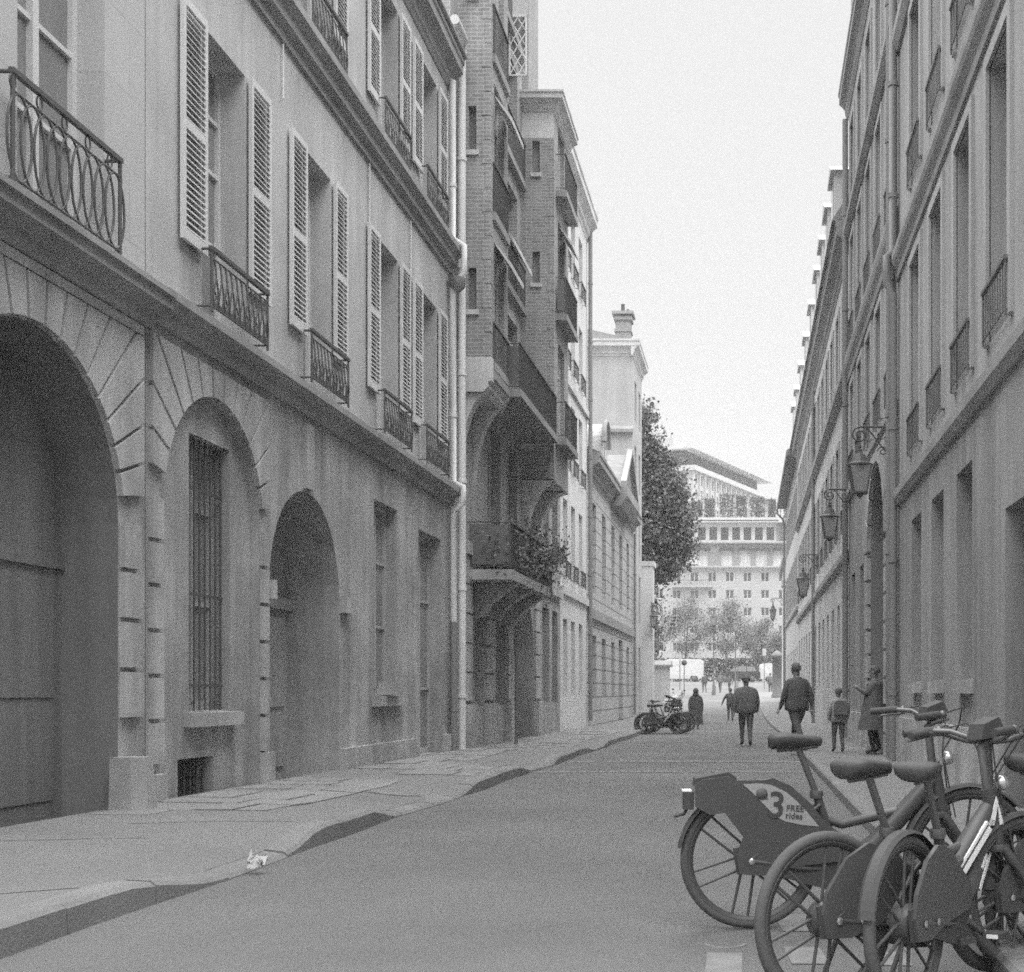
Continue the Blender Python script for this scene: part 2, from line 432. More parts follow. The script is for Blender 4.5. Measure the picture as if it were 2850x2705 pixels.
rail_panel(r, PL, 9.66, 11.30, 4.98, 5.84, .13, 'ring', r=.0135, name='balcony_railing')
rail_panel(r, PL, 6.1, 7.8, 4.98, 5.84, .13, 'ring', r=.0135, name='balcony_railing')
mb = MB()
for a, b in ((11.40, 12.03),): mb.box(a, b, -.01, .07, -.2, .50, PL)
mb.build('plinth', 'ground_block', r)
# --- guard stone at the arch's foot
mb = MB(); base = PL(11.62, .16, 0)
mb.prism([PL(s, t, -.1) for s, t in ((11.34, .0), (11.66, .0), (11.66, .32), (11.42, .34), (11.34, .22))], [PL(s, t, .62) for s, t in ((11.38, .0), (11.63, .0), (11.63, .26), (11.45, .28), (11.38, .18))])
tag(mb.build('guard_stone', 'stone_guard', origin=base), 'squat worn guard stone at the foot of the great arch', 'guard stone')

# --- A2: the long rendered house with louvred shutters
r = thing('shuttered_house', PL(18, -2, 0), 'long grey rendered house with white louvred shutters and small curly iron window railings', 'building')
S0, S1 = 12.05, 24.2
W1 = [(13.29, 14.41), (16.27, 17.33), (19.46, 20.60), (21.97, 23.13)]
SH = [(12.71, 13.27, 14.44, 15.03), (15.71, 16.25, 17.36, 17.88), (18.90, 19.44, 20.63, 21.17), (21.40, 21.95, 23.16, 23.72)]
mb = MB()
facade(mb, PL, S0, S1, -.4, 4.66, [(12.36, 14.82, -.4, 4.25, .09, True), (15.14, 17.70, -.4, 3.73, .75, True, 1.28, True), (19.32, 20.60, 1.15, 4.08, .28), (21.90, 23.50, .1, 3.95, .3)])
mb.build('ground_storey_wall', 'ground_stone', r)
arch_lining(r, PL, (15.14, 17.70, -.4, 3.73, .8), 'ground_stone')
mb = MB(); facade(mb, PL, 12.3, 14.9, -.4, 4.3, [(13.18, 14.21, 1.0, 3.84, .28), (12.92, 13.77, .03, .52, .25)], t=-.088)
mb.build('blind_arch_wall', 'ground_stone', r)
mb = MB()
facade(mb, PL, S0, S1, 4.66, 12.95, [(a, b, 5.12, 8.05, .36) for a, b in W1] + [(a, b, 9.75, 12.02, .34) for a, b in W1])
shell(mb, PL, S0, S1, -.4, 12.95, 9., ends=(0, 1))
mb.build('wall', 'render_grey', r)
mb = MB()
voussoirs(mb, PL, 13.59, 3.02, 1.245, 12.10, 15.02, 4.56, 13, a0=.2, a1=PI - .2)
mb.build('arch_stonework', 'ground_block', r)
for a, b in ((12.10, 12.33), (14.85, 15.02)): mb = MB(); blocks(mb, PL, a, b, .5, 3.05, .46); mb.build('jamb_blocks', 'ground_block', r)
for a, b in ((17.72, 18.05), (15.04, 15.13)): mb = MB(); mb.box(a, b, -.01, .10, 2.28, 2.5, PL); mb.build('impost', 'ground_block', r)
mb = MB(); mb.box(16.28, 16.56, -.01, .05, 3.76, 4.58, PL); mb.build('keystone', 'ground_block', r)
for a, b, z in ((12.1, 12.34, .42), (14.84, 15.12, .5), (17.72, 21.7, .42), (23.55, 23.95, .42)): mb = MB(); mb.box(a, b, -.01, .08, -.3, z, PL); mb.build('plinth', 'ground_block', r)
mb = MB(); mb.box(13.06, 14.32, -.2, .03, .84, .985, PL); mb.build('window_sill', 'ground_block', r)
mb = MB(); mb.box(19.2, 20.75, -.1, .1, .98, 1.14, PL); mb.build('window_sill', 'ground_block', r)
mb = MB(); mb.box(19.62, 20.2, -.02, .16, 1.15, 1.34, PL); mb.build('wall_ledge', 'ground_block', r)
window(r, PL, 13.18, 14.21, 1.0, 3.84, .34, 'frame_dk', 'glass_dim', tr=(.4, .75))
mb = MB()
for k in range(8):
    s = 13.22 + k * .135; mb.tube([PL(s, -.17, 1.0), PL(s, -.17, 3.84)], .011, 6)
for z in (1.25, 2.2, 3.3): mb.box(13.185, 14.205, -.175, -.165, z, z + .03, PL)
mb.build('window_grille', 'iron', r)
mb = MB()
for k in range(6): mb.tube([PL(12.97 + k * .15, -.18, .03), PL(12.97 + k * .15, -.18, .52)], .012, 5)
mb.box(12.91, 13.78, -.34, -.30, .02, .53, PL); mb.build('cellar_grate', 'iron', r)
window(r, PL, 19.32, 20.60, 1.15, 4.08, .24, 'frame_dk', 'glass_dim', tr=(.36, .7))
window(r, PL, 21.90, 23.50, .1, 3.95, .26, 'frame_dk', 'glass_dim', tr=(.3, .7))
mb = MB(); t = -.72
for k in range(2):
    a = 15.13 + k * 1.29; b = a + 1.28; mb.box(a, b, t - .08, t, -.3, 3.8, PL)
    for z0, z1 in ((.2, .9), (1.0, 2.2)): mb.box(a + .15, b - .15, t, t + .03, z0, z1, PL)
mb.box(15.13, 17.71, t + .003, t + .09, 2.3, 2.46, PL)
d = mb.build('carriage_door', 'door_pale', r)
h = MB(); h.ball(PL(16.5, t + .07, 1.05), .04); h.build('handle', 'iron_grey', d)
mb = MB(); moulding(mb, PL, S0, S1, [(-.05, 4.67), (.06, 4.67), (.09, 4.74), (.09, 4.80), (.17, 4.84), (.22, 4.89), (.22, 4.97), (-.05, 5.0)])
mb.build('string_course', 'cornice', r)
mb = MB(); moulding(mb, PL, S0, S1, [(-.05, 8.98), (.05, 8.98), (.05, 9.10), (.14, 9.14), (.14, 9.26), (.24, 9.34), (.24, 9.44), (-.05, 9.47)])
mb.build('string_course', 'cornice', r)
mb = MB(); moulding(mb, PL, S0, S1, cornice_prof(12.38, 12.98, .27)); mb.build('cornice', 'cornice', r)
mb = MB(); moulding(mb, PL, S0, S1, [(-4.5, 15.8), (-5.5, 15.8), (-5.5, 12.96), (.27, 12.985), (.27, 13.02)]); mb.build('roof', 'zinc', r)
mb = MB(); mb.tube([PL(S0, .27, 13.05), PL(S1, .27, 13.05)], .055, 8); mb.build('gutter', 'zinc', r)
for i, (a, b) in enumerate(W1):
    window(r, PL, a, b, 5.12, 8.05, .33, tr=(.33, .60, .80), mull=1)
    window(r, PL, a, b, 9.75, 12.02, .31, tr=(.36, .70), mull=1)
    c, d_, e, f = SH[i]
    shutter(r, PL, c, d_, 5.66, 8.06); shutter(r, PL, e, f, 5.66, 8.06)
    shutter(r, PL, c, d_, 9.98, 12.03, pitch=.055); shutter(r, PL, e, f, 9.98, 12.03, pitch=.055)
    rail_panel(r, PL, a - .17, b + .22, 5.05, 5.70, .17, 'scroll', r=.012, name='window_railing')
    rail_panel(r, PL, a - .12, b + .16, 9.48, 10.08, .17, 'scroll', r=.011, name='window_railing')
downpipe(r, [PL(23.95, .10, 12.5), PL(23.95, .10, 9.6), PL(23.96, .31, 9.45), PL(23.97, .31, 8.95), PL(23.98, .10, 8.75), PL(24.0, .10, 5.1), PL(24.01, .28, 5.0), PL(24.02, .28, 4.7), PL(24.04, .10, 4.55), PL(24.04, .10, 2.5)], .06)
mb = MB(); mb.lathe([(.16, .26), (.15, .1), (.06, 0)], PL(23.98, .18, 8.60), 'z', 10); mb.build('hopper', 'pipe_dk', r)
downpipe(r, [PL(24.04, .10, 2.5), PL(24.04, .10, .05)], .062, 'pipe_dk')
for s, z0, z1 in ((15.5, 8.3, 8.95), (19.0, 6.1, 8.95), (21.3, 8.1, 8.95)):
    mb = MB(); mb.tube([PL(s, .03, z0), PL(s, .03, z1)], .012, 5); mb.build('wall_cable', 'pipe', r)

# --- B: brick building with stone corbels and projecting bays
r = thing('brick_building', PL(31, -2, 0), 'tall dark brick apartment building with projecting bays, stacked balconies and a white trellis', 'building')
S0, S1 = 24.22, 38.0
BZ = [7.62, 10.7, 13.75, 16.8]
wins = [(27.6, 29.0), (29.7, 31.1), (34.9, 35.9), (36.5, 37.5)]
mb = MB()
facade(mb, PL, S0, S1, -.5, 4.2, [(26.0, 27.2, .9, 3.6, .3), (28.3, 29.6, .9, 3.6, .3), (30.3, 33.4, -.5, 3.7, .5, True), (34.6, 36.0, .9, 3.5, .25), (36.5, 37.5, .9, 3.5, .25)])
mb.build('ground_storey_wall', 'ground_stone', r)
mb = MB()
facade(mb, PL, S0, 31.7, 4.2, 20.5, [(a, b, z + .05, z + 2.3, .3) for z in [4.6] + BZ for a, b in wins[:2]])
facade(mb, PL, 31.7, S1, 4.2, 15.8, [(a, b, z + .05, min(z + 2.3, 15.6), .3) for z in [4.6] + BZ[:3] for a, b in wins[2:]])
shell(mb, PL, S0, 31.7, 4.2, 20.5, 9.); shell(mb, PL, 31.705, S1, 4.2, 15.8, 9.)
mb.build('wall', 'brick', r)
for z in [4.6] + BZ:
    for a, b in wins[:2] + (wins[2:] if z < 16 else []): window(r, PL, a, b, z + .05, min(z + 2.3, 15.6 if a > 31 else 99), .27, 'frame', 'glass_dim', tr=(.7,))
for a, b, z0, z1 in ((26.0, 27.2, .9, 3.6), (28.3, 29.6, .9, 3.6), (34.6, 36.0, .9, 3.5), (36.5, 37.5, .9, 3.5)): window(r, PL, a, b, z0, z1, .24, 'frame_dk', 'glass_dim', tr=(.5,))
def bay(s0, s1, t1, z0, z1, zcap, slots, white_from=None, wf=()):
    """a projecting bay: facing wall (towards the near end), street wall, far wall, with slot windows"""
    FN = lambda s, t, z: Vector((XL(s0) + s, s0 - t, z))        # near face: s runs outwards from the wall
    m = MB(); x0 = -.04
    zt = white_from or z1
    ops = [(a, b, c, d, .18) for a, b, c, d in slots if d < zt]
    facade(m, FN, x0, t1, z0, zt, ops)
    facade(m, lambda s, t, z: PL(s, t1 + t, z), s0, s1, z0, z1, [(a, b, c, d, .2) for a, b, c, d in wf])
    m.quad(PL(s1, 0, z0), PL(s1, t1, z0), PL(s1, t1, z1), PL(s1, 0, z1))
    m.quad(PL(s0, 0, z0), PL(s0, t1, z0), PL(s1, t1, z0), PL(s1, 0, z0))
    m.quad(PL(s0, 0, z1), PL(s0, t1, z1), PL(s1, t1, z1), PL(s1, 0, z1))
    b_ = m.build('bay', 'brick', r)
    if white_from:
        w = MB(); facade(w, FN, x0 - .1, t1 + .004, white_from, z1, [], t=.004); w.build('painted_gable', 'white_render', b_)
    for a, b, c, d in slots:
        w = MB(); w.box(a, b, -.17, -.14, c, d, FN); w.build('slot_window', 'glass_dim' if white_from else 'glass', b_)
        w = MB(); w.box(a - .04, b + .05, -.03, .05, c - .1, c - .005, FN); w.build('slot_sill', 'stone_light', b_)
    for a, b, c, d in wf: window(r, lambda s, t, z: PL(s, t1 + t, z), a, b, c, d, .17, 'frame', 'glass_dim', tr=(.7,))
    if zcap:
        w = MB()
        prof = cornice_prof(z1 - .02, z1 + .42, .28)
        w.prism([FN(t1 + u if u > 0 else t1, u, z) for u, z in prof], [FN(x0, u, z) for u, z in prof])
        w.prism([PL(s0 - max(u, 0), t1 + u, z) for u, z in prof], [PL(s1, t1 + u, z) for u, z in prof])
        w.build('bay_cornice', 'stone_light', b_)
    return FN
FN1 = bay(24.75, 26.5, .64, 7.62, 20.4, False, [(.22, .37, 8.5, 9.3), (.22, .37, 11.55, 12.4), (.22, .37, 14.5, 15.3)], wf=[(25.1, 26.1, z + .1, z + 2.3) for z in BZ])
FN2 = bay(31.7, 34.2, .78, 6.4, 15.4, True, [(.26, .44, 8.23, 8.98), (.26, .44, 11.2, 11.97), (.26, .44, 13.9, 14.68)], 14.75, wf=[(32.4, 33.5, z + .1, z + 2.3) for z in BZ[:3]])
# white quoin strips on the bays' corners
for s0, t1, z0, z1 in ((24.75, .64, 7.62, 20.4), (31.7, .78, 6.4, 14.75)):
    m = MB()
    n = int((z1 - z0) / .46)
    for k in range(n):
        w = .10 if k % 2 else .16
        m.hexa([Vector((XL(s0) + t1 - w, s0 - .012, z0 + k * .46)), Vector((XL(s0) + t1 + .012, s0 - .012, z0 + k * .46)), Vector((XL(s0) + t1 + .012, s0 + .26 - w, z0 + k * .46)), Vector((XL(s0) + t1 - w, s0 + .26 - w, z0 + k * .46)),
                Vector((XL(s0) + t1 - w, s0 - .012, z0 + k * .46 + .44)), Vector((XL(s0) + t1 + .012, s0 - .012, z0 + k * .46 + .44)), Vector((XL(s0) + t1 + .012, s0 + .26 - w, z0 + k * .46 + .44)), Vector((XL(s0) + t1 - w, s0 + .26 - w, z0 + k * .46 + .44))])
    m.build('quoin_strip', 'brick', r)
# corbels (curved stone brackets under the bays)
def corbel(s0, s1, t1, ztop, zbot, mat='stone_light'):
    m = MB(); prof = [(-.03, zbot)] + [(t1 * (1 - cos(q * PI / 2)) * .98 + .0, zbot + (ztop - zbot) * sin(q * PI / 2) ** 1.15) for q in [k / 10 for k in range(1, 11)]] + [(-.03, ztop)]
    moulding(m, PL, s0, s1, prof); m.build('corbel', mat, r)
corbel(24.8, 25.1, .58, 6.92, 5.2); corbel(26.2, 26.45, .58, 6.92, 5.2); corbel(31.72, 32.25, .80, 6.38, 4.6); corbel(33.6, 34.1, .80, 6.38, 4.6)
m = MB(); moulding(m, PL, 24.72, 26.54, [(-.03, 6.93), (.5, 6.93), (.6, 7.02), (.6, 7.12), (.66, 7.15), (.66, 7.60), (-.03, 7.60)]); m.build('corbel_course', 'stone_light', r)
def balcony(s0, s1, t, z, h=.95, slab=.16, mat='stone_light', style='bar', t_in=0., pitch=.11, closed=False):
    m = MB(); m.box(s0, s1, t_in - .02, t, z - slab, z, PL); b_ = m.build('balcony_slab', mat, r)
    rl = rail_panel(r, lambda s, u, q: PL(s, max(u, t_in), q), s0 + .03, s1 - .03, z, z + h, t - .04, style, name='balcony_railing', pitch=pitch)
    if closed:
        m = MB(); m.box(s0 + .04, s1 - .04, t - .075, t - .06, z + .1, z + h - .06, PL); m.box(s0 + .03, s0 + .045, t_in + .04, t - .08, z + .1, z + h - .06, PL); m.build('balcony_screen', 'iron_grey', rl)
for i, z in enumerate(BZ):
    balcony(26.6, 31.6, .14 if i else .9, z - .2, mat='cornice', closed=i in (0, 2))
    balcony(24.95, 26.45, .70, z - .25, .95, t_in=.62, mat='cornice', closed=i in (1, 3))
    if i < 3: balcony(32.0, 34.1, 1.06, z - .15, .9, t_in=.78, mat='cornice', closed=i == 1)
    (balcony(34.8, 37.6, .3, z, .9) if i < 3 else None)
# awnings and linen
for s0, s1, z, t0 in ((25.1, 26.4, 9.9, .66), (25.1, 26.4, 12.75, .66), (28.2, 30.6, 11.5, .12), (28.4, 30.6, 9.1, .15), (32.6, 33.8, 12.9, .8)):
    m = MB(); m.prism([PL(s0, t0, z), PL(s0, t0 + .32, z - .4), PL(s0, t0 + .32, z - .5), PL(s0, t0, z - .03)], [PL(s1, t0, z), PL(s1, t0 + .32, z - .4), PL(s1, t0 + .32, z - .5), PL(s1, t0, z - .03)]); m.build('awning', 'awning', r)
# trellis on the set-back upper storey
m = MB(); FT = lambda s, t, z: Vector((XL(33) + s, 33.0 - t, z))
m.box(-1.2, -.06, -1.5, 0., 15.8, 22., FT); m.build('upper_storey', 'brick', r)
FT = lambda s, t, z: Vector((XL(30) + s, 30.0 - t, z))
m = MB()
x0, x1, z0, z1 = .01, .42, 15.45, 16.85
for a, b in ((x0, x0 + .03), (x1 - .03, x1)): m.box(a, b, .01, .05, z0, z1, FT)
for a, b in ((z0, z0 + .03), (z1 - .03, z1)): m.box(x0, x1, .012, .048, a, b, FT)
k = 0
for i in range(-14, 6):
    for sg in (1, -1):
        xa = x0 + i * .2 if sg > 0 else x1 - i * .2
        pts = [(xa + sg * q * .02, z0 + q * .0335) for q in range(0, 45)]
        pts = [p for p in pts if x0 <= p[0] <= x1 and z0 <= p[1] <= z1]
        if len(pts) > 3: m.tube([FT(pts[0][0], .03 + .012 * sg, pts[0][1]), FT(pts[-1][0], .03 + .012 * sg, pts[-1][1])], .016, 4)
m.build('trellis', 'trellis', r)
m = MB(); m.box(x0, x1 + .02, .005, .03, 16.86, 18.4, FT); m.build('painted_panel', 'white_render', r)
# ground floor: arched shop door, stone piers, basement panels
m = MB(); m.box(30.3, 33.4, -.5, -.44, -.3, 3.75, PL)
for a in (30.45, 31.95): m.box(a, a + 1.3, -.44, -.40, .2, 2.1, PL)
m.build('shop_door', 'door_pale', r)
m = MB()
for a, b in ((25.3, 25.9), (27.3, 28.2), (29.7, 30.25), (33.45, 34.4)): blocks(m, PL, a, b, 1.0, 3.9, .55, th=.06)
m.box(25.25, 37.9, -.02, .12, 3.9, 4.15, PL)
for a, b in ((25.3, 25.95), (27.25, 28.25), (29.65, 30.28), (33.42, 34.5)): m.box(a, b, -.02, .14, -.4, .95, PL)
m.build('ground_storey_piers', 'ground_block', r)
balcony(25.6, 30.9, .9, 3.62, .95, .2, mat='ground_block', closed=True)
for s in (26.4, 28.0, 29.8): m = MB(); moulding(m, PL, s, s + .25, [(-.02, 2.7), (.17, 2.75), (.3, 3.0), (.8, 3.35), (.85, 3.41), (-.02, 3.41)]); m.build('balcony_bracket', 'ground_block', r)
downpipe(r, [PL(24.5, .15, 13.3), PL(24.5, .15, .1)], .075)
m = MB(); m.tube([PL(23.3, .29, 13.3), PL(24.25, .24, 13.42), PL(24.5, .16, 13.4), PL(24.5, .15, 13.2)], .085, 10); m.build('pipe_elbow', 'pipe', r)

# --- C: white building
r = thing('white_building', PL(41, -2, 0), 'narrow bright white rendered building with cornice, taller than the brick bays before it', 'building')
S0, S1 = 38.02, 44.3
rows = [(1.0, 3.4), (4.6, 7.0), (7.9, 10.1), (11.0, 13.1), (14.0, 16.0)]
cols = [(38.6, 39.5), (40.3, 41.2), (42.1, 43.0)]
mb = MB(); facade(mb, PL, S0, S1, -.5, 17.2, [(a, b, c, d, .22) for a, b in cols for c, d in rows]); shell(mb, PL, S0, S1, -.5, 17.2, 9.)
mb.build('wall', 'white_render', r)
for a, b in cols:
    for i, (c, d) in enumerate(rows):
        window(r, PL, a, b, c, d, .19, 'frame', 'glass_dim', tr=(.7,))
        if i: rail_panel(r, PL, a - .05, b + .05, c - .02, c + .5, .1, 'bar', name='window_railing', pitch=.14)
mb = MB(); moulding(mb, PL, S0, S1, cornice_prof(16.55, 17.4, .38)); mb.build('cornice', 'stone_light', r)
for z in (4.1, 10.5):
    mb = MB(); mb.box(S0, S1, -.02, .09, z, z + .22, PL); mb.build('string_course', 'stone_light', r)
mb = MB(); mb.prism([PL(S0, .3, 17.4), PL(S0, -4, 19.3), PL(S0, -8, 17.4)], [PL(S1, .3, 17.4), PL(S1, -4, 19.3), PL(S1, -8, 17.4)]); mb.build('roof', 'zinc', r)
downpipe(r, [PL(44.15, .12, 17.1), PL(44.15, .12, .2)], .07, 'pipe_dk')

# --- E: low classical building with pediment
r = thing('classical_building', PL(53, -2, 0), 'low classical building with grooved stone walls, round dormer and a small triangular pediment', 'building')
S0, S1 = 44.32, 61.0
cols = [(45.6, 46.8), (48.6, 49.8), (51.8, 53.0), (54.9, 56.1), (58.0, 59.2)]
mb = MB(); facade(mb, PL, S0, S1, -.5, 9.3, [(a, b, 4.7, 7.9, .35) for a, b in cols] + [(a, b, 1.0, 3.2, .35) for a, b in cols if a != 54.9] + [(54.7, 56.3, -.5, 3.4, .4)]); shell(mb, PL, S0, S1, -.5, 9.3, 9.)
mb.build('wall', 'rustic', r)
for a, b in cols:
    window(r, PL, a, b, 4.7, 7.9, .32, 'frame', 'glass', tr=(.4, .7))
    if a != 54.9: window(r, PL, a, b, 1.0, 3.2, .32, 'frame_dk', 'glass_dim', tr=(.5,))
mb = MB(); mb.box(54.7, 56.3, -.4, -.35, -.4, 3.42, PL); mb.build('door', 'door', r)
mb = MB(); moulding(mb, PL, S0, S1, cornice_prof(8.6, 9.4, .45)); mb.build('cornice', 'cornice', r)
mb = MB(); mb.box(S0, S1, -.02, .12, 3.75, 4.1, PL); mb.build('string_course', 'cornice', r)
mb = MB(); mb.prism([PL(S0, .45, 9.4), PL(S0, -4, 11.4), PL(S0, -8, 9.4)], [PL(S1, .45, 9.4), PL(S1, -4, 11.4), PL(S1, -8, 9.4)]); mb.build('roof', 'slate', r)
sm = 54.2                                            # pediment, its gable towards the street
mb = MB(); mb.prism([PL(sm - 2.6, .45, 9.42), PL(sm, .45, 11.1), PL(sm + 2.6, .45, 9.42)], [PL(sm - 2.6, -4, 9.42), PL(sm, -4, 11.1), PL(sm + 2.6, -4, 9.42)]); mb.build('pediment_roof', 'slate', r)
mb = MB()
for sg in (-1, 1):
    mb.hexa([PL(sm + sg * 2.8, .42, 9.40), PL(sm + sg * 2.8, .64, 9.40), PL(sm, .64, 11.15), PL(sm, .42, 11.15), PL(sm + sg * 2.8, .42, 9.58), PL(sm + sg * 2.8, .64, 9.58), PL(sm, .64, 11.35), PL(sm, .42, 11.35)])
moulding(mb, PL, sm - 2.8, sm + 2.8, [(-.02, 8.58), (.4, 8.6), (.68, 9.0), (.68, 9.38), (-.02, 9.405)]); mb.build('pediment', 'cornice', r)
mb = MB(); sd = 46.6                                 # round dormer
arc = [(sd + .7 * cos(a), 10.1 + .7 * sin(a)) for a in [PI * k / 12 for k in range(13)]]
mb.prism([PL(s, .35, z) for s, z in [(sd + .7, 9.42)] + arc + [(sd - .7, 9.42)]], [PL(s, -3, z) for s, z in [(sd + .7, 9.42)] + arc + [(sd - .7, 9.42)]])
dm = mb.build('dormer', 'stone_light', r)
mb = MB(); mb.tube([PL(s, .4, z) for s, z in [(sd + .8, 10.05)] + [(sd + .78 * cos(a), 10.12 + .78 * sin(a)) for a in [PI * k / 12 for k in range(13)]] + [(sd - .8, 10.05)]], .09, 6); mb.build('dormer_hood', 'cornice', dm)
mb = MB(); mb.box(sd - .4, sd + .4, .345, .37, 9.55, 10.4, PL); mb.build('pane', 'glass', dm)
downpipe(r, [PL(60.8, .12, 8.6), PL(60.8, .12, .1)], .06, 'pipe_dk')

# --- D: tall building with a blank side wall and chimney
r = thing('chimney_building', PL(63, -2, 0), 'tall pale building with a blank side wall, ledges and a brick chimney on top', 'building')
S0, S1 = 61.02, 66.0
cols = [(62.0, 63.0), (64.2, 65.2)]; rows = [(1., 3.4), (4.6, 6.9), (7.9, 10.), (11., 13.), (14.2, 16.1)]
mb = MB(); facade(mb, PL, S0, S1, -.5, 17.6, [(a, b, c, d, .25) for a, b in cols for c, d in rows]); shell(mb, PL, S0, S1, -.5, 17.6, 7.)
mb.build('wall', 'render_pale', r)
for a, b in cols:
    for c, d in rows: window(r, PL, a, b, c, d, .2, 'frame', 'glass_dim', tr=(.7,))
FD_ = lambda s, t, z: Vector((XL(61) + s, 61.02 - t, z))
mb = MB(); prof = cornice_prof(17.0, 17.75, .35)
mb.prism([FD_(.35 if u > .1 else 0, u, z) for u, z in prof], [FD_(-7, u, z) for u, z in prof]); moulding(mb, PL, S0 - .3, S1, prof); mb.build('cornice', 'stone_light', r)
mb = MB(); mb.prism([FD_(-1.3, 0, 13.35), FD_(-1.3, .22, 13.4), FD_(-1.3, .22, 13.55), FD_(-1.3, 0, 13.75)], [FD_(.02, 0, 13.35), FD_(.02, .22, 13.4), FD_(.02, .22, 13.55), FD_(.02, 0, 13.75)]); mb.build('side_ledge', 'cornice', r)
mb = MB(); mb.prism([PL(S0, .3, 17.75), PL(S0, -3.5, 18.6), PL(S0, -7, 17.75)], [PL(S1, .3, 17.75), PL(S1, -3.5, 18.6), PL(S1, -7, 17.75)]); mb.build('roof', 'zinc', r)
mb = MB(); mb.box(-.82, -.12, -.9, -.1, 17.7, 19.0, FD_)
for z, e in ((18.2, .05), (18.75, .08), (19.0, .16)): mb.box(-.82 - e, -.12 + e, -.9 - e, -.1 + e, z, z + .14, FD_)
ch = mb.build('chimney', 'brick', r)
mb = MB(); mb.lathe([(.1, 0), (.085, .4), (.1, .42)], FD_(-.5, -.4, 19.14)); mb.lathe([(.07, 0), (.06, .25)], FD_(-.28, -.6, 19.14)); mb.build('chimney_pot', 'bike_grey', ch)

# --- the white pier and the low garden wall
mb = MB(); mb.box(-6.6, -4.98, 67.0, 68.2, -.4, 7.7); mb.box(-6.65, -4.9, 66.95, 68.25, 7.7, 7.95)
tag(mb.build('white_wall_pier', 'white_render', origin=(-5.4, 67.6, -.2)), 'tall plain white wall end below the dark tree', 'wall')
mb = MB(); mb.box(-7, -4.35, 70., 71.2, -.3, 2.55); r = mb.build('garden_wall', 'stone_light', origin=(-5.4, 70.6, 0))
tag(r, 'low pale garden wall with a dark mossy coping', 'wall')
mb = MB(); mb.prism([Vector((-7, 69.85, 2.55)), Vector((-7, 69.85, 2.65)), Vector((-7, 70.6, 2.9)), Vector((-7, 71.3, 2.65)), Vector((-7, 71.3, 2.55))], [Vector((-4.2, 69.85, 2.55)), Vector((-4.2, 69.85, 2.65)), Vector((-4.2, 70.6, 2.9)), Vector((-4.2, 71.3, 2.65)), Vector((-4.2, 71.3, 2.55))]); mb.build('coping', 'cornice', r)
# ------------------------------------------------------------------ RIGHT SIDE
def facade_house(root, P, S0, S1, ztop, cols, rows, mats, dep=.3, surround=True, rails=(), extra=(), zlow=4.4, glass='glass', frame='frame_dk', curt=0, door_ops=()):
    allw = [(a, b, c, d, dep) for c, d in rows for a, b in cols]
    low = [o for o in allw if o[3] < zlow + .2 and not any(o[0] < e[1] and o[1] > e[0] for e in door_ops)] + list(door_ops)
    high = [o for o in allw if o[2] > zlow - .3]
    m = MB(); facade(m, P, S0, S1, -.4, zlow, low); m.build('ground_storey_wall', mats[1], root)
    m = MB(); facade(m, P, S0, S1, zlow, ztop, high); shell(m, P, S0, S1, -.4, ztop, 9.); m.build('wall', mats[0], root)
    for i, o in enumerate([q for q in low if len(q) == 5 and q not in door_ops] + high):
        a, b, c, d, e = o
        window(root, P, a, b, c, d, dep - .03, frame, 'curtain' if (i * 7 + 3) % 11 < 2 else glass if i % 3 else 'glass_dim', tr=(.38, .72) if d - c > 2 else (.6,))
    if surround:
        for a, b, c, d, e in high:
            m = MB(); w = .14
            m.box(a - w, a, -.01, .04, c - .02, d + w, P); m.box(b, b + w, -.01, .04, c - .02, d + w, P); m.box(a, b, -.01, .04, d, d + w, P); m.build('window_surround', mats[2], root)
    for c in rails:
        for a, b in cols: rail_panel(root, P, a - .04, b + .04, c, c + .55, .06, 'bar', mat='iron_grey', r=.009, name='window_railing', pitch=.12)
# --- G1 : nearest right house
r = thing('tall_stone_house', PR(13, -2, 0), 'nearest grey stone house on the right with moulded bands and a dark doorway', 'building')
cols = [(8.05 + 2.05 * k, 9.1 + 2.05 * k) for k in range(-2, 6)]
rows = [(1.35, 3.75), (4.75, 7.55), (8.75, 11.3), (12.0, 13.9)]
dr = [(11.5, 13.1, -.4, 3.5, .4, False)]
facade_house(r, PR, 3., 21.0, 15.3, cols, rows, ('stone_right', 'stone_right_low', 'trim_right'), .3, rails=(4.72, 8.72), zlow=4.3, door_ops=[(10.9, 12.4, -.4, 2.95, .42)])
mb = MB(); mb.box(10.9, 12.4, -.42, -.36, -.3, 2.95, PR)
for z0, z1 in ((.2, 1.), (1.15, 2.3)):
    mb.box(11.05, 11.6, -.36, -.33, z0, z1, PR); mb.box(11.7, 12.25, -.36, -.33, z0, z1, PR)
mb.build('door', 'door', r)
mb = MB(); moulding(mb, PR, 3., 21.0, [(-.05, 4.18), (.05, 4.2), (.10, 4.3), (.10, 4.42), (-.05, 4.46)]); mb.build('string_course', 'cornice', r)
mb = MB(); moulding(mb, PR, 3., 21.0, [(-.05, 7.82), (.04, 7.84), (.05, 7.95), (.11, 8.05), (.13, 8.12), (.13, 8.22), (-.05, 8.26)]); mb.build('string_course', 'cornice', r)
mb = MB(); moulding(mb, PR, 3., 21.0, [(-.05, 11.5), (.05, 11.5), (.12, 11.65), (.12, 11.8), (-.05, 11.85)]); mb.build('string_course', 'cornice', r)
mb = MB(); moulding(mb, PR, 3., 21.0, cornice_prof(14.7, 15.4, .3)); mb.build('cornice', 'cornice', r)
for a, b in ((3., 10.85), (12.45, 21.0)): mb = MB(); mb.box(a, b, -.01, .06, -.3, .8, PR); mb.build('plinth', 'ground_block', r)
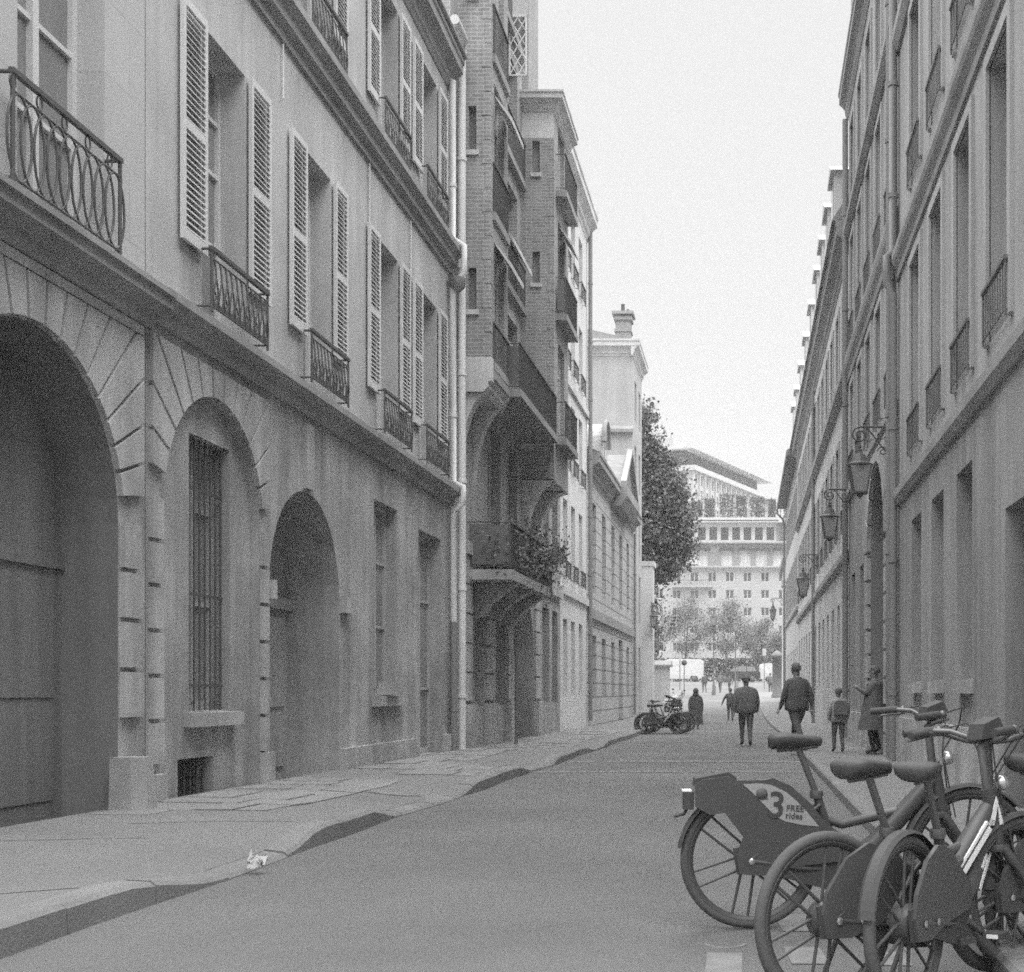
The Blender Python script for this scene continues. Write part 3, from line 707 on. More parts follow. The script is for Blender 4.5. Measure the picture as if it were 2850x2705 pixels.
for s in (13.75, 15.8, 17.85):
    mb = MB(); mb.box(s + .5 - .1, s + 1.25, -.02, .09, 1.18, 1.33, PR); mb.build('window_sill', 'ground_block', r)
downpipe(r, [PR(20.9, .1, 14.6), PR(20.9, .1, 8.3), PR(20.9, .2, 8.22), PR(20.9, .2, 7.8), PR(20.9, .1, 7.6), PR(20.9, .1, .1)], .07, 'pipe_dk')
# --- G2 : with the arched portal
r = thing('portal_house', PR(26, -2, 0), 'tall grey house on the right with a dark arched portal between rusticated stone blocks', 'building')
cols = [(21.5 + 1.95 * k, 22.5 + 1.95 * k) for k in range(5)]
rows = [(6.15, 8.3), (9.3, 11.7), (12.5, 14.4)]
facade_house(r, PR, 21.02, 31.0, 15.3, cols, rows, ('stone_right', 'stone_right_low', 'trim_right'), .28, rails=(6.12, 9.27), zlow=5.75, door_ops=[(22.6, 25.6, -.4, 5.45, .6, True, 1.5, True), (27.0, 28.0, 1.3, 3.9, .3), (29.2, 30.2, 1.3, 3.9, .3)])
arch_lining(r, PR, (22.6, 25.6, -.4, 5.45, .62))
for a in (27.0, 29.2): window(r, PR, a, a + 1.0, 1.3, 3.9, .27, 'frame_dk', 'glass_dim', tr=(.4, .7))
mb = MB(); mb.box(22.6, 25.6, -.6, -.5, -.3, 5.5, PR)
for k in range(2): mb.box(22.75 + k * 1.45, 24.0 + k * 1.45, -.5, -.46, .3, 2.4, PR)
mb.box(22.6, 25.6, -.5, -.42, 3.8, 3.95, PR); mb.build('portal_door', 'door', r)
mb = MB(); voussoirs(mb, PR, 24.1, 3.95, 1.52, 21.9, 26.3, 5.65, 9, gap=.04, th=.08)
for k in range(8):
    e = .0 if k % 2 else .22; z = .0 + k * .485
    mb.box(22.0 + e, 22.58, -.01, .08, z + .02, z + .445, PR); mb.box(25.62, 26.25 - e, -.01, .08, z + .02, z + .445, PR)
mb.build('portal_blocks', 'ground_block', r)
mb = MB(); moulding(mb, PR, 21.02, 31.0, [(-.05, 8.5), (.05, 8.52), (.06, 8.66), (.12, 8.8), (.14, 8.92), (.14, 9.04), (-.05, 9.1)]); mb.build('string_course', 'cornice', r)
mb = MB(); moulding(mb, PR, 21.02, 31.0, [(-.05, 5.7), (.05, 5.72), (.1, 5.8), (.1, 5.92), (-.05, 5.96)]); mb.build('string_course', 'cornice', r)
mb = MB(); moulding(mb, PR, 21.02, 31.0, [(-.05, 11.95), (.05, 11.97), (.14, 12.1), (.14, 12.25), (-.05, 12.3)]); mb.build('string_course', 'cornice', r)
mb = MB(); moulding(mb, PR, 21.02, 31.2, cornice_prof(14.95, 15.6, .24)); mb.build('cornice', 'cornice', r)
mb = MB(); facade(mb, lambda s, t, z: PR(s, t - .05, z), 21.02, 31.0, 15.6, 22., [(a, b, 16.4, 18.4, .25) for a, b in cols]); shell(mb, lambda s, t, z: PR(s, t - .05, z), 21.02, 31.0, 15.6, 22., 9.); mb.build('attic_wall', 'stone_right', r)
for a, b in cols: window(r, lambda s, t, z: PR(s, t - .05, z), a, b, 16.4, 18.4, .22, 'frame_dk', 'glass', tr=(.6,))
downpipe(r, [PR(21.35, .1, 14.8), PR(21.35, .1, .1)], .07, 'pipe_dk')
downpipe(r, [PR(30.8, .1, 14.8), PR(30.8, .1, .1)], .07, 'pipe_dk')
for a, b in ((26.3, 31.0), (21.05, 21.95)): mb = MB(); mb.box(a, b, -.01, .06, -.3, .75, PR); mb.build('plinth', 'ground_block', r)
# --- H : long lower house with dormers
r = thing('dormer_house', PR(45, -2, 0), 'long lower house on the right with a row of roof dormers above its cornice', 'building')
cols = [(31.7 + 2.2 * k, 32.7 + 2.2 * k) for k in range(13)]
rows = [(1.25, 3.5), (5.2, 7.6), (9.2, 11.1)]
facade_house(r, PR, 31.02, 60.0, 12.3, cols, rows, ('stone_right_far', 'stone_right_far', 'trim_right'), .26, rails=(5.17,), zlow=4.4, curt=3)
mb = MB(); moulding(mb, PR, 31.02, 60.0, [(-.05, 4.3), (.05, 4.32), (.12, 4.42), (.12, 4.58), (-.05, 4.62)]); mb.build('string_course', 'cornice', r)
mb = MB(); moulding(mb, PR, 31.02, 60.0, [(-.05, 8.55), (.05, 8.57), (.18, 8.72), (.18, 8.9), (-.05, 8.95)]); mb.build('string_course', 'cornice', r)
mb = MB(); moulding(mb, PR, 31.02, 60.0, cornice_prof(11.7, 12.5, .32)); mb.build('cornice', 'cornice', r)
mb = MB(); mb.prism([PR(31.02, .4, 12.5), PR(31.02, -1.2, 15.0), PR(31.02, -4.5, 16.0), PR(31.02, -9, 12.5)], [PR(60., .4, 12.5), PR(60., -1.2, 15.0), PR(60., -4.5, 16.0), PR(60., -9, 12.5)]); mb.build('roof', 'zinc', r)
for s in (31.8, 34.2, 36.6, 39.2, 42.6, 46.4, 50.4, 54.4, 57.6):
    mb = MB(); mb.box(s - .55, s + .55, -2.4, .33, 12.5, 13.75, PR)
    mb.prism([PR(s - .68, .42, 13.75), PR(s, .42, 14.1), PR(s + .68, .42, 13.75)], [PR(s - .68, -2.4, 13.75), PR(s, -2.4, 14.1), PR(s + .68, -2.4, 13.75)])
    d = mb.build('dormer', 'white_render', r); m = MB(); m.box(s - .36, s + .36, .33, .345, 12.65, 13.6, PR); m.build('pane', 'glass', d)
downpipe(r, [PR(45.2, .1, 11.7), PR(45.2, .1, .1)], .06, 'pipe_dk')
# --- K : far right house
r = thing('gutter_house', PR(68, -2, 0), 'farthest house on the right with overhanging eaves and a bent gutter pipe at its corner', 'building')
cols = [(61.0 + 2.3 * k, 62.0 + 2.3 * k) for k in range(7)]
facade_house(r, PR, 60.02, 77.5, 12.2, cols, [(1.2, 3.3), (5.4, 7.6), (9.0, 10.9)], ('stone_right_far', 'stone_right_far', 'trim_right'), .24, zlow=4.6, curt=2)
mb = MB(); moulding(mb, PR, 60.02, 77.5, [(-.05, 4.9), (.1, 5.0), (.1, 5.15), (-.05, 5.2)]); mb.build('string_course', 'cornice', r)
mb = MB(); mb.prism([PR(60.02, .55, 12.15), PR(60.02, .55, 12.4), PR(60.02, -4.5, 15.2), PR(60.02, -9, 12.2)], [PR(77.7, .55, 12.15), PR(77.7, .55, 12.4), PR(77.7, -4.5, 15.2), PR(77.7, -9, 12.2)]); mb.build('roof', 'slate', r)
downpipe(r, [PR(77.4, .55, 12.1), PR(77.4, .5, 11.8), PR(77.4, .2, 11.5), PR(77.4, .12, 11.2), PR(77.4, .12, .3)], .06, 'pipe_dk')
# --- small white corner house past it
r = thing('corner_pilaster_house', PR(82, -2, 0), 'small white corner house with a capped pilaster at the far end on the right', 'building')
mb = MB(); facade(mb, PR, 78.5, 86., -.3, 9.0, [(80.5, 81.6, 1.3, 3.8, .2), (83.3, 84.4, 1.3, 3.8, .2)]); shell(mb, PR, 78.5, 86., -.3, 9.0, 6.); mb.build('wall', 'white_render', r)
for a in (80.5, 83.3): window(r, PR, a, a + 1.1, 1.3, 3.8, .17, 'frame_dk', 'glass_dim')
mb = MB(); mb.box(78.5, 79.5, -.01, .16, .2, 7.6, PR); mb.box(78.4, 79.6, -.01, .26, 7.6, 8.0, PR); mb.build('pilaster', 'white_render', r)
mb = MB(); mb.box(78.4, 86.1, -6, .2, 9.0, 9.3, PR); mb.build('roof', 'zinc', r)
# ------------------------------------------------------------------ GROUND
def kerb_h(s):
    P_ = [(0, .14), (7.0, .145), (8.2, .03), (9.5, .025), (10.3, .14), (11.7, .14), (12.7, .03), (15.1, .025), (16.2, .14), (19.2, .14), (20.4, .03), (22.0, .03), (22.9, .13), (27, .13), (28, .05), (29.5, .05), (30.5, .13), (200, .13)]
    for (a, p), (b, q) in zip(P_, P_[1:]):
        if s <= b:
            k = (s - a) / (b - a); k = k * k * (3 - 2 * k); return p + (q - p) * k
    return .13
KX = lambda s: -3.40 + .03 * sin(s * .9) + .015 * sin(s * 2.3 + 1)
KR = lambda s: 1.05 if s < 36 else max(.70, 1.05 - .009 * (s - 36))
ys = [-60, -20, -5, 0] + [q * .5 for q in range(2, 300)] + [160, 190, 230, 300, 450, 700, 900]
xs = [-400, -120, -40, -12, -8, -6, -4, -3, -2, -1, 0, 1, 2, 3, 5, 8, 12, 40, 120, 400]
mb = MB(); n = len(xs)
vs = [Vector((x, y, g(y) - .012 * min(1, abs(x + 1.2) / 2.2) ** 2 * (1 if abs(x) < 6 else 1))) for y in ys for x in xs]
mb.add(vs, [(j * n + i, j * n + i + 1, (j + 1) * n + i + 1, (j + 1) * n + i) for j in range(len(ys) - 1) for i in range(n - 1)], True)
tag(mb.build('road', 'asphalt'), kind='structure')
def roadz(x, y):
    for a, b in zip(xs, xs[1:]):
        if x <= b:
            f = lambda q: g(y) - .012 * min(1, abs(q + 1.2) / 2.2) ** 2
            return f(a) + (f(b) - f(a)) * (x - a) / (b - a)
# left pavement
def ltop(s, f): return g(s) + .14 + .03 - .03 * f + (kerb_h(s) - .14) * max(0, (f - .35) / .65) ** 1.3
ss = [-15 + k for k in range(16)] + [1.25 + .25 * k for k in range(0, 259)] + [66 + k for k in range(1, 12)]
fr = [0, .15, .3, .45, .6, .75, .88, .935]
mb = MB(); kb = MB(); n = len(fr)
vs = []
for s in ss:
    for f in fr: vs.append(Vector((XL(s) - .05 + (KX(s) - XL(s) + .05) * f, s, ltop(s, f))))
mb.add(vs, [(j * n + i, j * n + i + 1, (j + 1) * n + i + 1, (j + 1) * n + i) for j in range(len(ss) - 1) for i in range(n - 1)], True)
tag(mb.build('left_pavement', 'pavement'), kind='structure')
j = 0; s = 1.0
while s < 76:                                                     # kerb stones
    L = .9 + .35 * RND.random(); e = min(s + L, 76.5); dz = RND.uniform(-.006, .006)
    m = 4
    for q in range(m):
        a = s + .008 + (e - s - .016) * q / m; b = s + .008 + (e - s - .016) * (q + 1) / m
        c = []
        for (y_) in (a, b):
            x1 = KX(y_); x0 = XL(y_) - .05 + (x1 - XL(y_) + .05) * .932; zt0 = ltop(y_, .935) + dz + .004; zt1 = g(y_) + kerb_h(y_) + dz
            c.append((Vector((x0, y_, g(y_) - .08)), Vector((x1 + .03, y_, g(y_) - .08)), Vector((x1 + .02, y_, zt1 - .025)), Vector((x1 - .01, y_, zt1)), Vector((x0, y_, zt0))))
        kb.prism(c[0], c[1])
    s = e
tag(kb.build('left_kerb', 'kerb'), kind='structure')
# stone slabs let into the left pavement
mb = MB()
for s0, s1, f0, f1 in ((10.9, 15.4, .02, .62), (16.8, 20.0, .45, .9), (18.0, 25.0, .04, .5), (26, 40, .1, .8)):
    s = s0
    while s < s1:
        L = .45 + .4 * RND.random(); f = f0
        while f < f1 - .08:
            w = .16 + .2 * RND.random()
            if RND.random() < .93:
                dz = .004 + .010 * RND.random(); a, b, c, d = s + .01, s + L - .01, f + .006, min(f + w, f1) - .006
                tl = RND.uniform(-.004, .004)
                q = [Vector((XL(y) + (KX(y) - XL(y)) * ff, y, ltop(y, ff) + dz + (tl if ff == d else 0))) for y, ff in ((a, c), (b, c), (b, d), (a, d))]
                mb.add(q, ((0, 1, 2, 3),)); mb.add(q + [p - Vector((0, 0, .03)) for p in q], ((0, 1, 5, 4), (1, 2, 6, 5), (2, 3, 7, 6), (3, 0, 4, 7)))
            f += w
        s += L
tag(mb.build('paving_slabs', 'paver'), kind='structure')
# right pavement
mb = MB(); n = 5
ss = [1.0 + .5 * k for k in range(0, 160)] + [82 + 2 * k for k in range(14)]
vs = []
for s in ss:
    for f in (0, .25, .5, .75, 1):
        vs.append(Vector((KR(s) + .12 + (XR(min(s, 86)) + .05 - KR(s) - .12) * f, s, g(s) + .105 + .035 * f)))
mb.add(vs, [(j * n + i, j * n + i + 1, (j + 1) * n + i + 1, (j + 1) * n + i) for j in range(len(ss) - 1) for i in range(n - 1)], True)
tag(mb.build('right_pavement', 'pavement'), kind='structure')
kb = MB(); s = 1.0
while s < 108:
    e = s + 1.1; c = []
    for y_ in (s + .006, e - .006): c.append([Vector((KR(y_) + dx, y_, g(y_) + z)) for dx, z in ((-.02, -.08), (.125, -.08), (.125, .107), (.01, .107), (-.012, .085))])
    kb.prism(c[0], c[1]); s = e
tag(kb.build('right_kerb', 'kerb'), kind='structure')
# strip of older paving across the road, cycle-bay paint
mb = MB()
for s0, s1 in ((20.0, 20.45), (23.2, 23.9)):
    x = -3.3
    while x < .95:
        L = .12 + .1 * RND.random()
        if RND.random() < .9: mb.add([Vector((a, b, roadz(a, b) + .005)) for a, b in ((x, s0), (min(x + L, 1.0) - .01, s0), (min(x + L, 1.0) - .01, s1), (x, s1))], ((0, 1, 2, 3),))
        x += L
tag(mb.build('paved_strip', 'pavement'), kind='structure')
mb = MB()
def mark(x0, x1, y0, y1, sk=0):
    mb.add([Vector((x, y, roadz(x, y) + .004)) for x, y in ((x0, y0), (x1, y0), (x1 + sk, y1), (x0 + sk, y1))], ((0, 1, 2, 3),))
mark(.17, .40, 6.50, 7.0, -.04); mark(.19, .36, 5.72, 6.10, -.03); mark(-.19, -.03, 5.50, 5.95); mark(-.16, -.05, 5.2, 5.42); mark(.55, .72, 5.7, 6.0)
mb.tube([Vector((-.11 + .1 * cos(a), 6.2 + .13 * sin(a), -.006)) for a in [PI * k / 10 for k in range(11, 20)]], .012, 4)
tag(mb.build('road_marking', 'paint'), kind='structure')

# ------------------------------------------------------------------ FAR BUILDINGS
P220 = PF(220.)
r = thing('apartment_building', (-5, 230, 2.3), 'far cream apartment building with grey upper floor and planted roof terrace, closing the street', 'building')
cols = [(-.97 - 3 * k, .43 - 3 * k) for k in range(8)] + [(2.03, 3.43), (5.03, 6.43)]
rows = [(5., 6.9), (8., 9.5), (11., 12.4), (14., 15.5), (16.95, 18.5), (19.8, 21.5)]
mb = MB(); facade(mb, P220, -30, 7, 2, 22.3, [(a, b, c, d, .25) for a, b in cols for c, d in rows]); shell(mb, P220, -30, 7, 2, 30, 14); mb.build('wall', 'far_stone', r)
for a, b in cols:
    for c, d in rows: window(r, P220, a, b, c, d, .2, 'frame', 'far_glass', tr=(), fw=.1)
g1 = [(-4.75, -2.8), (-1.65, .25), (1.15, 3.1), (4.05, 5.8), (-11.6, -7.0), (-15, -12.8)]
mb = MB(); P1 = lambda s, t, z: P220(s, t - .5, z)
facade(mb, P1, -30, 7, 22.3, 26.7, [(a, b, 22.5, 25.2, .3) for a, b in g1]); mb.build('upper_floor_wall', 'far_grey', r)
for a, b in g1:
    window(r, P1, a, b, 22.5, 25.2, .26, 'frame', 'curtain', tr=(), fw=.1)
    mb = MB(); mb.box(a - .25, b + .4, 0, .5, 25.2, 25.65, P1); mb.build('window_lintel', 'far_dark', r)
g2 = [(-8.7 + 1.95 * k, -7.4 + 1.95 * k) for k in range(7)]
P2 = lambda s, t, z: P220(s, t - 1.2, z)
mb = MB(); facade(mb, P2, -30, 4.6, 26.7, 30.2, [(a, b, 27.1, 29.3, .5) for a, b in g2]); mb.quad(P2(4.6, 0, 26.7), P2(7, -3, 26.7), P2(7, -3, 30.2), P2(4.6, 0, 30.2)); mb.build('attic_wall', 'far_white', r)
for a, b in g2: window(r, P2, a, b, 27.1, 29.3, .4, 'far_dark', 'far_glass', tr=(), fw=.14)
for z0, z1, t in ((21.9, 22.5, .7), (26.4, 26.75, .1)):
    mb = MB(); moulding(mb, P220, -30, 7, [(-.6, z0), (.05, z0), (.3 * t, z0 + .2), (t, z1 - .25), (t, z1), (-1.3, z1 + .05)]); mb.build('cornice', 'far_stone', r)
mb = MB(); mb.box(-30, 5.2, -2, .7, 29.95, 30.2, P2); mb.box(-30, 5.0, -2, .5, 30.2, 30.9, P2); mb.build('roof_slab', 'far_white', r)
mb = MB(); mb.box(-30, 5.05, .5, .62, 30.2, 30.45, P2); mb.build('roof_gutter', 'far_dark', r)
mb = MB()
for k in range(9):
    s = -10.2 + 1.95 * k; mb.tube([P2(s, .2, 30.9), P2(s, .2, 33.4)], .07, 5)
for z in (32.0, 33.4): mb.tube([P2(-12, .2, z), P2(5.6, .2, z)], .05, 5)
mb.build('terrace_railing', 'far_dark', r)
mb = MB(); mb.box(-13., -6.2, 0, 1.0, 18.9, 19.15, P220); sl = mb.build('balcony_slab', 'far_stone', r)
mb = MB()
for k in range(20): mb.tube([P220(-12.9 + k * .345, .9, 19.15), P220(-12.9 + k * .345, .9, 20.1)], .03, 4)
mb.tube([P220(-12.95, .9, 20.1), P220(-6.25, .9, 20.1)], .05, 4); mb.build('balcony_railing', 'far_dark', sl)
def hedge(name, label, x0, x1, y0, y1, z0, z1, n, mat, cat, grp=None, ls=.22):
    m = MB()
    for _ in range(n):
        c = Vector((RND.uniform(x0, x1), RND.uniform(y0, y1), z0 + (z1 - z0) * RND.random() ** .8)); leaf(m, c, ls)
    return tag(m.build(name, mat, origin=((x0 + x1) / 2, (y0 + y1) / 2, z0)), label, cat, grp)
def leaf(m, c, s, up=.4):
    u = Vector((RND.gauss(0, 1), RND.gauss(0, 1), RND.gauss(0, 1))).normalized(); w = u.orthogonal().normalized()
    w = (w * cos(RND.random() * 6.3) + u.cross(w) * sin(RND.random() * 6.3)).normalized()
    a = s * RND.uniform(.6, 1.25); b = a * RND.uniform(.4, .65)
    m.add([c - u * a, c + w * b - u * a * .1, c + u * a, c - w * b - u * a * .1], ((0, 1, 2, 3),))
for x0, x1, h, lab in ((-9.8, -8.0, 3.0, 'leftmost clipped hedge block on the far roof terrace, partly behind the dark tree'), (-7.6, -5.9, 3.4, 'second clipped hedge block on the far roof terrace'), (-5.0, -2.6, 4.2, 'widest dark hedge block at the middle of the far roof terrace'), (-2.2, -.5, 3.9, 'hedge block just right of the widest one on the far roof terrace'), (.2, 2.7, 3.7, 'second widest hedge block on the far roof terrace, near its right end'), (3.3, 4.6, 3.3, 'small rightmost hedge block on the far roof terrace')):
    hedge('terrace_hedge', lab, x0, x1, 221.5, 222.6, 30.9, 30.9 + h, 420, 'leaf_mid', 'hedge', 'clipped hedges on the roof terrace', .28)
m = MB()
for _ in range(260):
    h = RND.random(); a = RND.random() * 6.3; q = .55 * (1 - h) ** .8 * RND.random() ** .5
    leaf(m, Vector((6.2 + q * cos(a), 221.4 + q * sin(a), 29.5 + 4.2 * h)), .2)
tag(m.build('terrace_conifer', 'leaf_mid', origin=(6.2, 221.4, 29.5)), 'small pointed conifer standing at the right end of the far roof terrace', 'conifer')
hedge('quay_hedge', 'long dark hedge along the quay behind the vehicles', -14, 7, 143.5, 144.6, 2.3, 4.9, 5200, 'leaf_mid', 'hedge', None, .2)
# modern office block behind, receding to the right
A = Vector((-11.3, 260., 0)); B = Vector((5.0, 303., 0)); dv = (B - A); LN = dv.length; dv.normalize(); nv = Vector((dv.y, -dv.x, 0))
PM = lambda s, t, z: A + dv * s + nv * t + Vector((0, 0, z))
dl = Vector((-nv.x, -nv.y, 0)); PM2 = lambda s, t, z: A + dl * s - dv * t + Vector((0, 0, z))      # front face, left of the corner
r = thing('office_block', (-5, 285, 2.3), 'distant white modern office block with a window grid and thin overhanging roof', 'building')
nb = 16; bw = LN / nb
ops = [(k * bw + .75, k * bw + bw - .55, z, z + 2.1, .5) for k in range(nb) for z in (34., 37., 40., 43.)]
mb = MB(); facade(mb, PM, 0, LN, 2, 45.6, ops); facade(mb, PM2, 0, 18, 2, 45.6, [(1.2 + 3 * k, 3.2 + 3 * k, z, z + 2.1, .4) for k in range(5) for z in (37., 40., 43.)])
mb.quad(PM(LN, 0, 2), PM(LN, -18, 2), PM(LN, -18, 45.6), PM(LN, 0, 45.6)); mb.quad(PM(0, 0, 45.6), PM(LN, 0, 45.6), PM(LN, -18, 45.6), PM(0, -18, 45.6)); mb.build('wall', 'far_white', r)
for o in ops: 
    m = MB(); m.box(o[0], o[1], -.5, -.42, o[2], o[3], PM); w = m.build('window', 'far_glass', r)
for k in range(5):
    for z in (37., 40., 43.): m = MB(); m.box(1.2 + 3 * k, 3.2 + 3 * k, -.4, -.32, z, z + 2.1, PM2); m.build('window', 'far_glass', r)
mb = MB()
for k in range(nb + 1): mb.box(k * bw - .1, k * bw + .28, .004, .45, 30, 45.5, PM)
mb.build('mullions', 'far_white', r)
mb = MB(); mb.box(-.8, LN + 1.2, -18, .9, 45.6, 46.6, PM); mb.build('parapet_slab', 'far_white', r)
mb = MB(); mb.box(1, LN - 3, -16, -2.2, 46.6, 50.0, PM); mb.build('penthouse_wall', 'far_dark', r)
for k in range(14): mb = MB(); mb.box(2.6 + k * 2.9, 3.9 + k * 2.9, -2.2, -2.05, 47.4, 49.8, PM); mb.build('penthouse_window', 'far_dark', r)
mb = MB(); mb.box(-.6, LN + .6, -17, .4, 50.0, 50.35, PM); mb.build('roof_slab', 'far_white', r)
mb = MB(); mb.box(.5, 7, -12, -4.5, 50.35, 52.6, PM); mb.build('roof_plant_room', 'far_stone', r)

# ------------------------------------------------------------------ TREES
def tree(name, label, base, blobs, nleaf, ls, lmat, bmat, trunk_h, tr, group=None, spread=.5, cat='tree'):
    r = thing(name, base, label, cat, group); b = Vector(base)
    m = MB(); top = b + Vector((RND.uniform(-.2, .2), 0, trunk_h))
    m.tube([b - Vector((0, 0, .2)), b.lerp(top, .3) + Vector((.05, .03, 0)), b.lerp(top, .7), top], [tr * 1.25, tr, tr * .85, tr * .7], 10)
    for c, rad in blobs:
        c = b + Vector(c); st = b.lerp(top, RND.uniform(.75, 1))
        mid = st.lerp(c, .5) + Vector((RND.uniform(-.3, .3), RND.uniform(-.3, .3), RND.uniform(-.1, .5)))
        m.tube([st, mid, c], [tr * .5, tr * .3, tr * .1], 6)
        for _ in range(5):
            e = c + Vector((RND.gauss(0, rad[0] * .5), RND.gauss(0, rad[1] * .5), RND.gauss(0, rad[2] * .5)))
            m.tube([mid.lerp(c, RND.random()), mid.lerp(e, .6) + Vector((0, 0, .15)), e], [tr * .16, tr * .1, tr * .03], 4)
    m.build('trunk', bmat, r)
    m = MB(); tot = sum(q[1][0] * q[1][1] * q[1][2] for q in blobs)
    for c, rad in blobs:
        c = b + Vector(c); k = int(nleaf * rad[0] * rad[1] * rad[2] / tot)
        cl = [c + Vector((rad[0] * x, rad[1] * y, rad[2] * z)) for x, y, z in [(RND.gauss(0, .42), RND.gauss(0, .42), RND.gauss(0, .42)) for _ in range(max(6, k // 45))]]
        for _ in range(k):
            p = RND.choice(cl); q = .16 * (rad[0] + rad[1] + rad[2]) / 3 + .12
            leaf(m, p + Vector((RND.gauss(0, q), RND.gauss(0, q), RND.gauss(0, q))), ls)
    m.build('crown', lmat, r); return r
tree('dark_tree', 'dense dark evergreen tree overhanging the street beside the white wall end', (-6.6, 72.5, -.1),
     [((.6, 0, 16.2), (.7, .8, 1.5)), ((.9, 0, 14.4), (1.1, 1.2, 1.5)), ((1.7, 0, 12.9), (1.4, 1.4, 1.6)), ((.9, .2, 11.5), (1.9, 1.7, 1.8)), ((2.4, 0, 11.0), (1.1, 1.3, 1.5)), ((1.4, 0, 9.6), (1.8, 1.6, 1.5)), ((2.6, 0, 9.4), (.8, 1.1, 1.2)), ((.6, 0, 8.3), (1.6, 1.5, 1.0)), ((1.9, 0, 8.1), (1.2, 1.2, .8)), ((-1, .8, 13), (1.6, 1.6, 2.6))],
     38000, .135, 'leaf_dk', 'bark', 8.5, .3)
tree('garden_tree', 'grey-green leafy tree growing behind the low garden wall', (-8.8, 96, .8), [((.4, 0, 6.8), (1.6, 1.5, 2.)), ((1.2, 0, 4.6), (1.5, 1.4, 1.6)), ((-1, 0, 8), (1.6, 1.6, 2.)), ((.8, 0, 2.8), (1.3, 1.2, 1.2))], 6500, .15, 'leaf_mid', 'bark', 3.5, .2)
for x, y, k, lab in ((-7.4, 150, 1.15, 'pale sparse plane tree on the quay behind the white van'), (-2.6, 147, 1.1, 'pale sparse plane tree on the quay at the middle of the street opening'), (1.3, 152, .85, 'smaller pale plane tree on the quay right of the dark car'), (3.9, 146, .7, 'smallest pale plane tree at the right edge of the street opening')):
    tree('plane_tree', lab, (x, y, 2.3), [((0, 0, 6.6 * k), (2.3 * k, 2 * k, 1.5 * k)), ((-1.6 * k, 0, 5.2 * k), (1.6 * k, 1.5, 1.3 * k)), ((1.7 * k, 0, 5.0 * k), (1.6 * k, 1.5, 1.3 * k)), ((.2, 0, 3.6 * k), (2.2 * k, 1.6, 1.0 * k)), ((.6, 0, 8.0 * k), (1.2 * k, 1.2, .8 * k))],
         9000, .10, 'leaf', 'bark_pale', 3.4 * k, .19, 'plane trees along the quay')

# ------------------------------------------------------------------ LANTERNS, POSTS, SIGNS
def lantern_parts(r, c, h=.95, w=.42):
    """c = top centre of lantern"""
    c = Vector(c)
    m = MB(); m.lathe([(.0, 0), (.03 * h, -.02 * h), (.035 * h, -.05 * h), (.015 * h, -.08 * h), (.05 * h, -.10 * h), (.10 * w, -.12 * h), (.12 * w, -.17 * h), (.22 * w, -.19 * h), (.36 * w, -.32 * h), (.56 * w, -.36 * h), (.56 * w, -.39 * h), (.48 * w, -.40 * h)], c, 'z', 8, smooth=False)
    m.build('lantern_cap', 'iron', r)
    a, b = .44 * w, .27 * w; z0, z1 = -.40 * h, -.86 * h
    m = MB()
    for sx, sy in ((1, 1), (1, -1), (-1, -1), (-1, 1)): m.tube([c + Vector((sx * a, sy * a, z0)), c + Vector((sx * b, sy * b, z1))], .026 * w + .004, 5)
    m.box(*[q for q in (c.x - b - .02, c.x + b + .02, c.y - b - .02, c.y + b + .02, c.z + z1 - .03, c.z + z1)])
    m.lathe([(.2 * w, z1 - .03), (.12 * w, z1 - .07 * h), (.03 * w, z1 - .11 * h), (.0, z1 - .14 * h)], c, 'z', 8)
    m.build('lantern_frame', 'iron', r)
    m = MB(); a -= .012; b -= .012
    m.hexa([c + Vector((x * b, y * b, z1)) for x, y in ((-1, -1), (1, -1), (1, 1), (-1, 1))] + [c + Vector((x * a, y * a, z0)) for x, y in ((-1, -1), (1, -1), (1, 1), (-1, 1))]); m.build('lantern_glass', 'lamp_glass', r)
def scroll(m, c, R0, turns, d, n=40, r=.016, ph=0., sg=1):
    d = Vector(d).normalized(); m.tube([Vector(c) + (d * cos(ph + sg * q * turns * 2 * PI / n) + Vector((0, 0, 1)) * sin(ph + sg * q * turns * 2 * PI / n)) * R0 * (1 - .8 * q / n) for q in range(n + 1)], r, 6)
def wall_lantern(label, wall, arm, z, h, d, group, drop=.28):
    """bracket from wall point along unit vector d"""
    w = Vector(wall); d = Vector(d)
    r = thing('wall_lantern', w, label, 'street lamp', group)
    m = MB(); tip = w + d * arm
    m.tube([w, tip], .02, 7); m.tube([w - Vector((0, 0, .55)), w + Vector((0, 0, .1))], .022, 7)
    m.tube([w - Vector((0, 0, .5)), w + d * arm * .25 - Vector((0, 0, .36)), w + d * arm * .6 - Vector((0, 0, .12)), w + d * arm * .8], .014, 6)
    scroll(m, tip - Vector((0, 0, .14)) + d * .0, .14, 1.6, d, ph=PI / 2, sg=-1)
    scroll(m, w + d * arm * .3 - Vector((0, 0, .14)), .10, 1.4, d, ph=PI / 2, r=.012)
    scroll(m, w + d * arm * .25 - Vector((0, 0, .42)), .09, 1.3, d, ph=0, r=.012)
    m.tube([tip - Vector((0, 0, .2)), tip - Vector((0, 0, drop))], .012, 6)
    m.build('bracket', 'iron', r); lantern_parts(r, tip - Vector((0, 0, drop)), h); return r
wall_lantern('largest wall lantern on a scrolled iron bracket beside the dark portal', (XR(22.2), 22.2, 5.74), .52, 5.74, .95, (-1, 0, 0), 'iron wall lanterns', .30)
wall_lantern('wall lantern on a long single-scroll bracket, second along the right-hand houses', (XR(30.4), 30.4, 5.95), .5, 5.95, .98, (-1, 0, 0), 'iron wall lanterns')
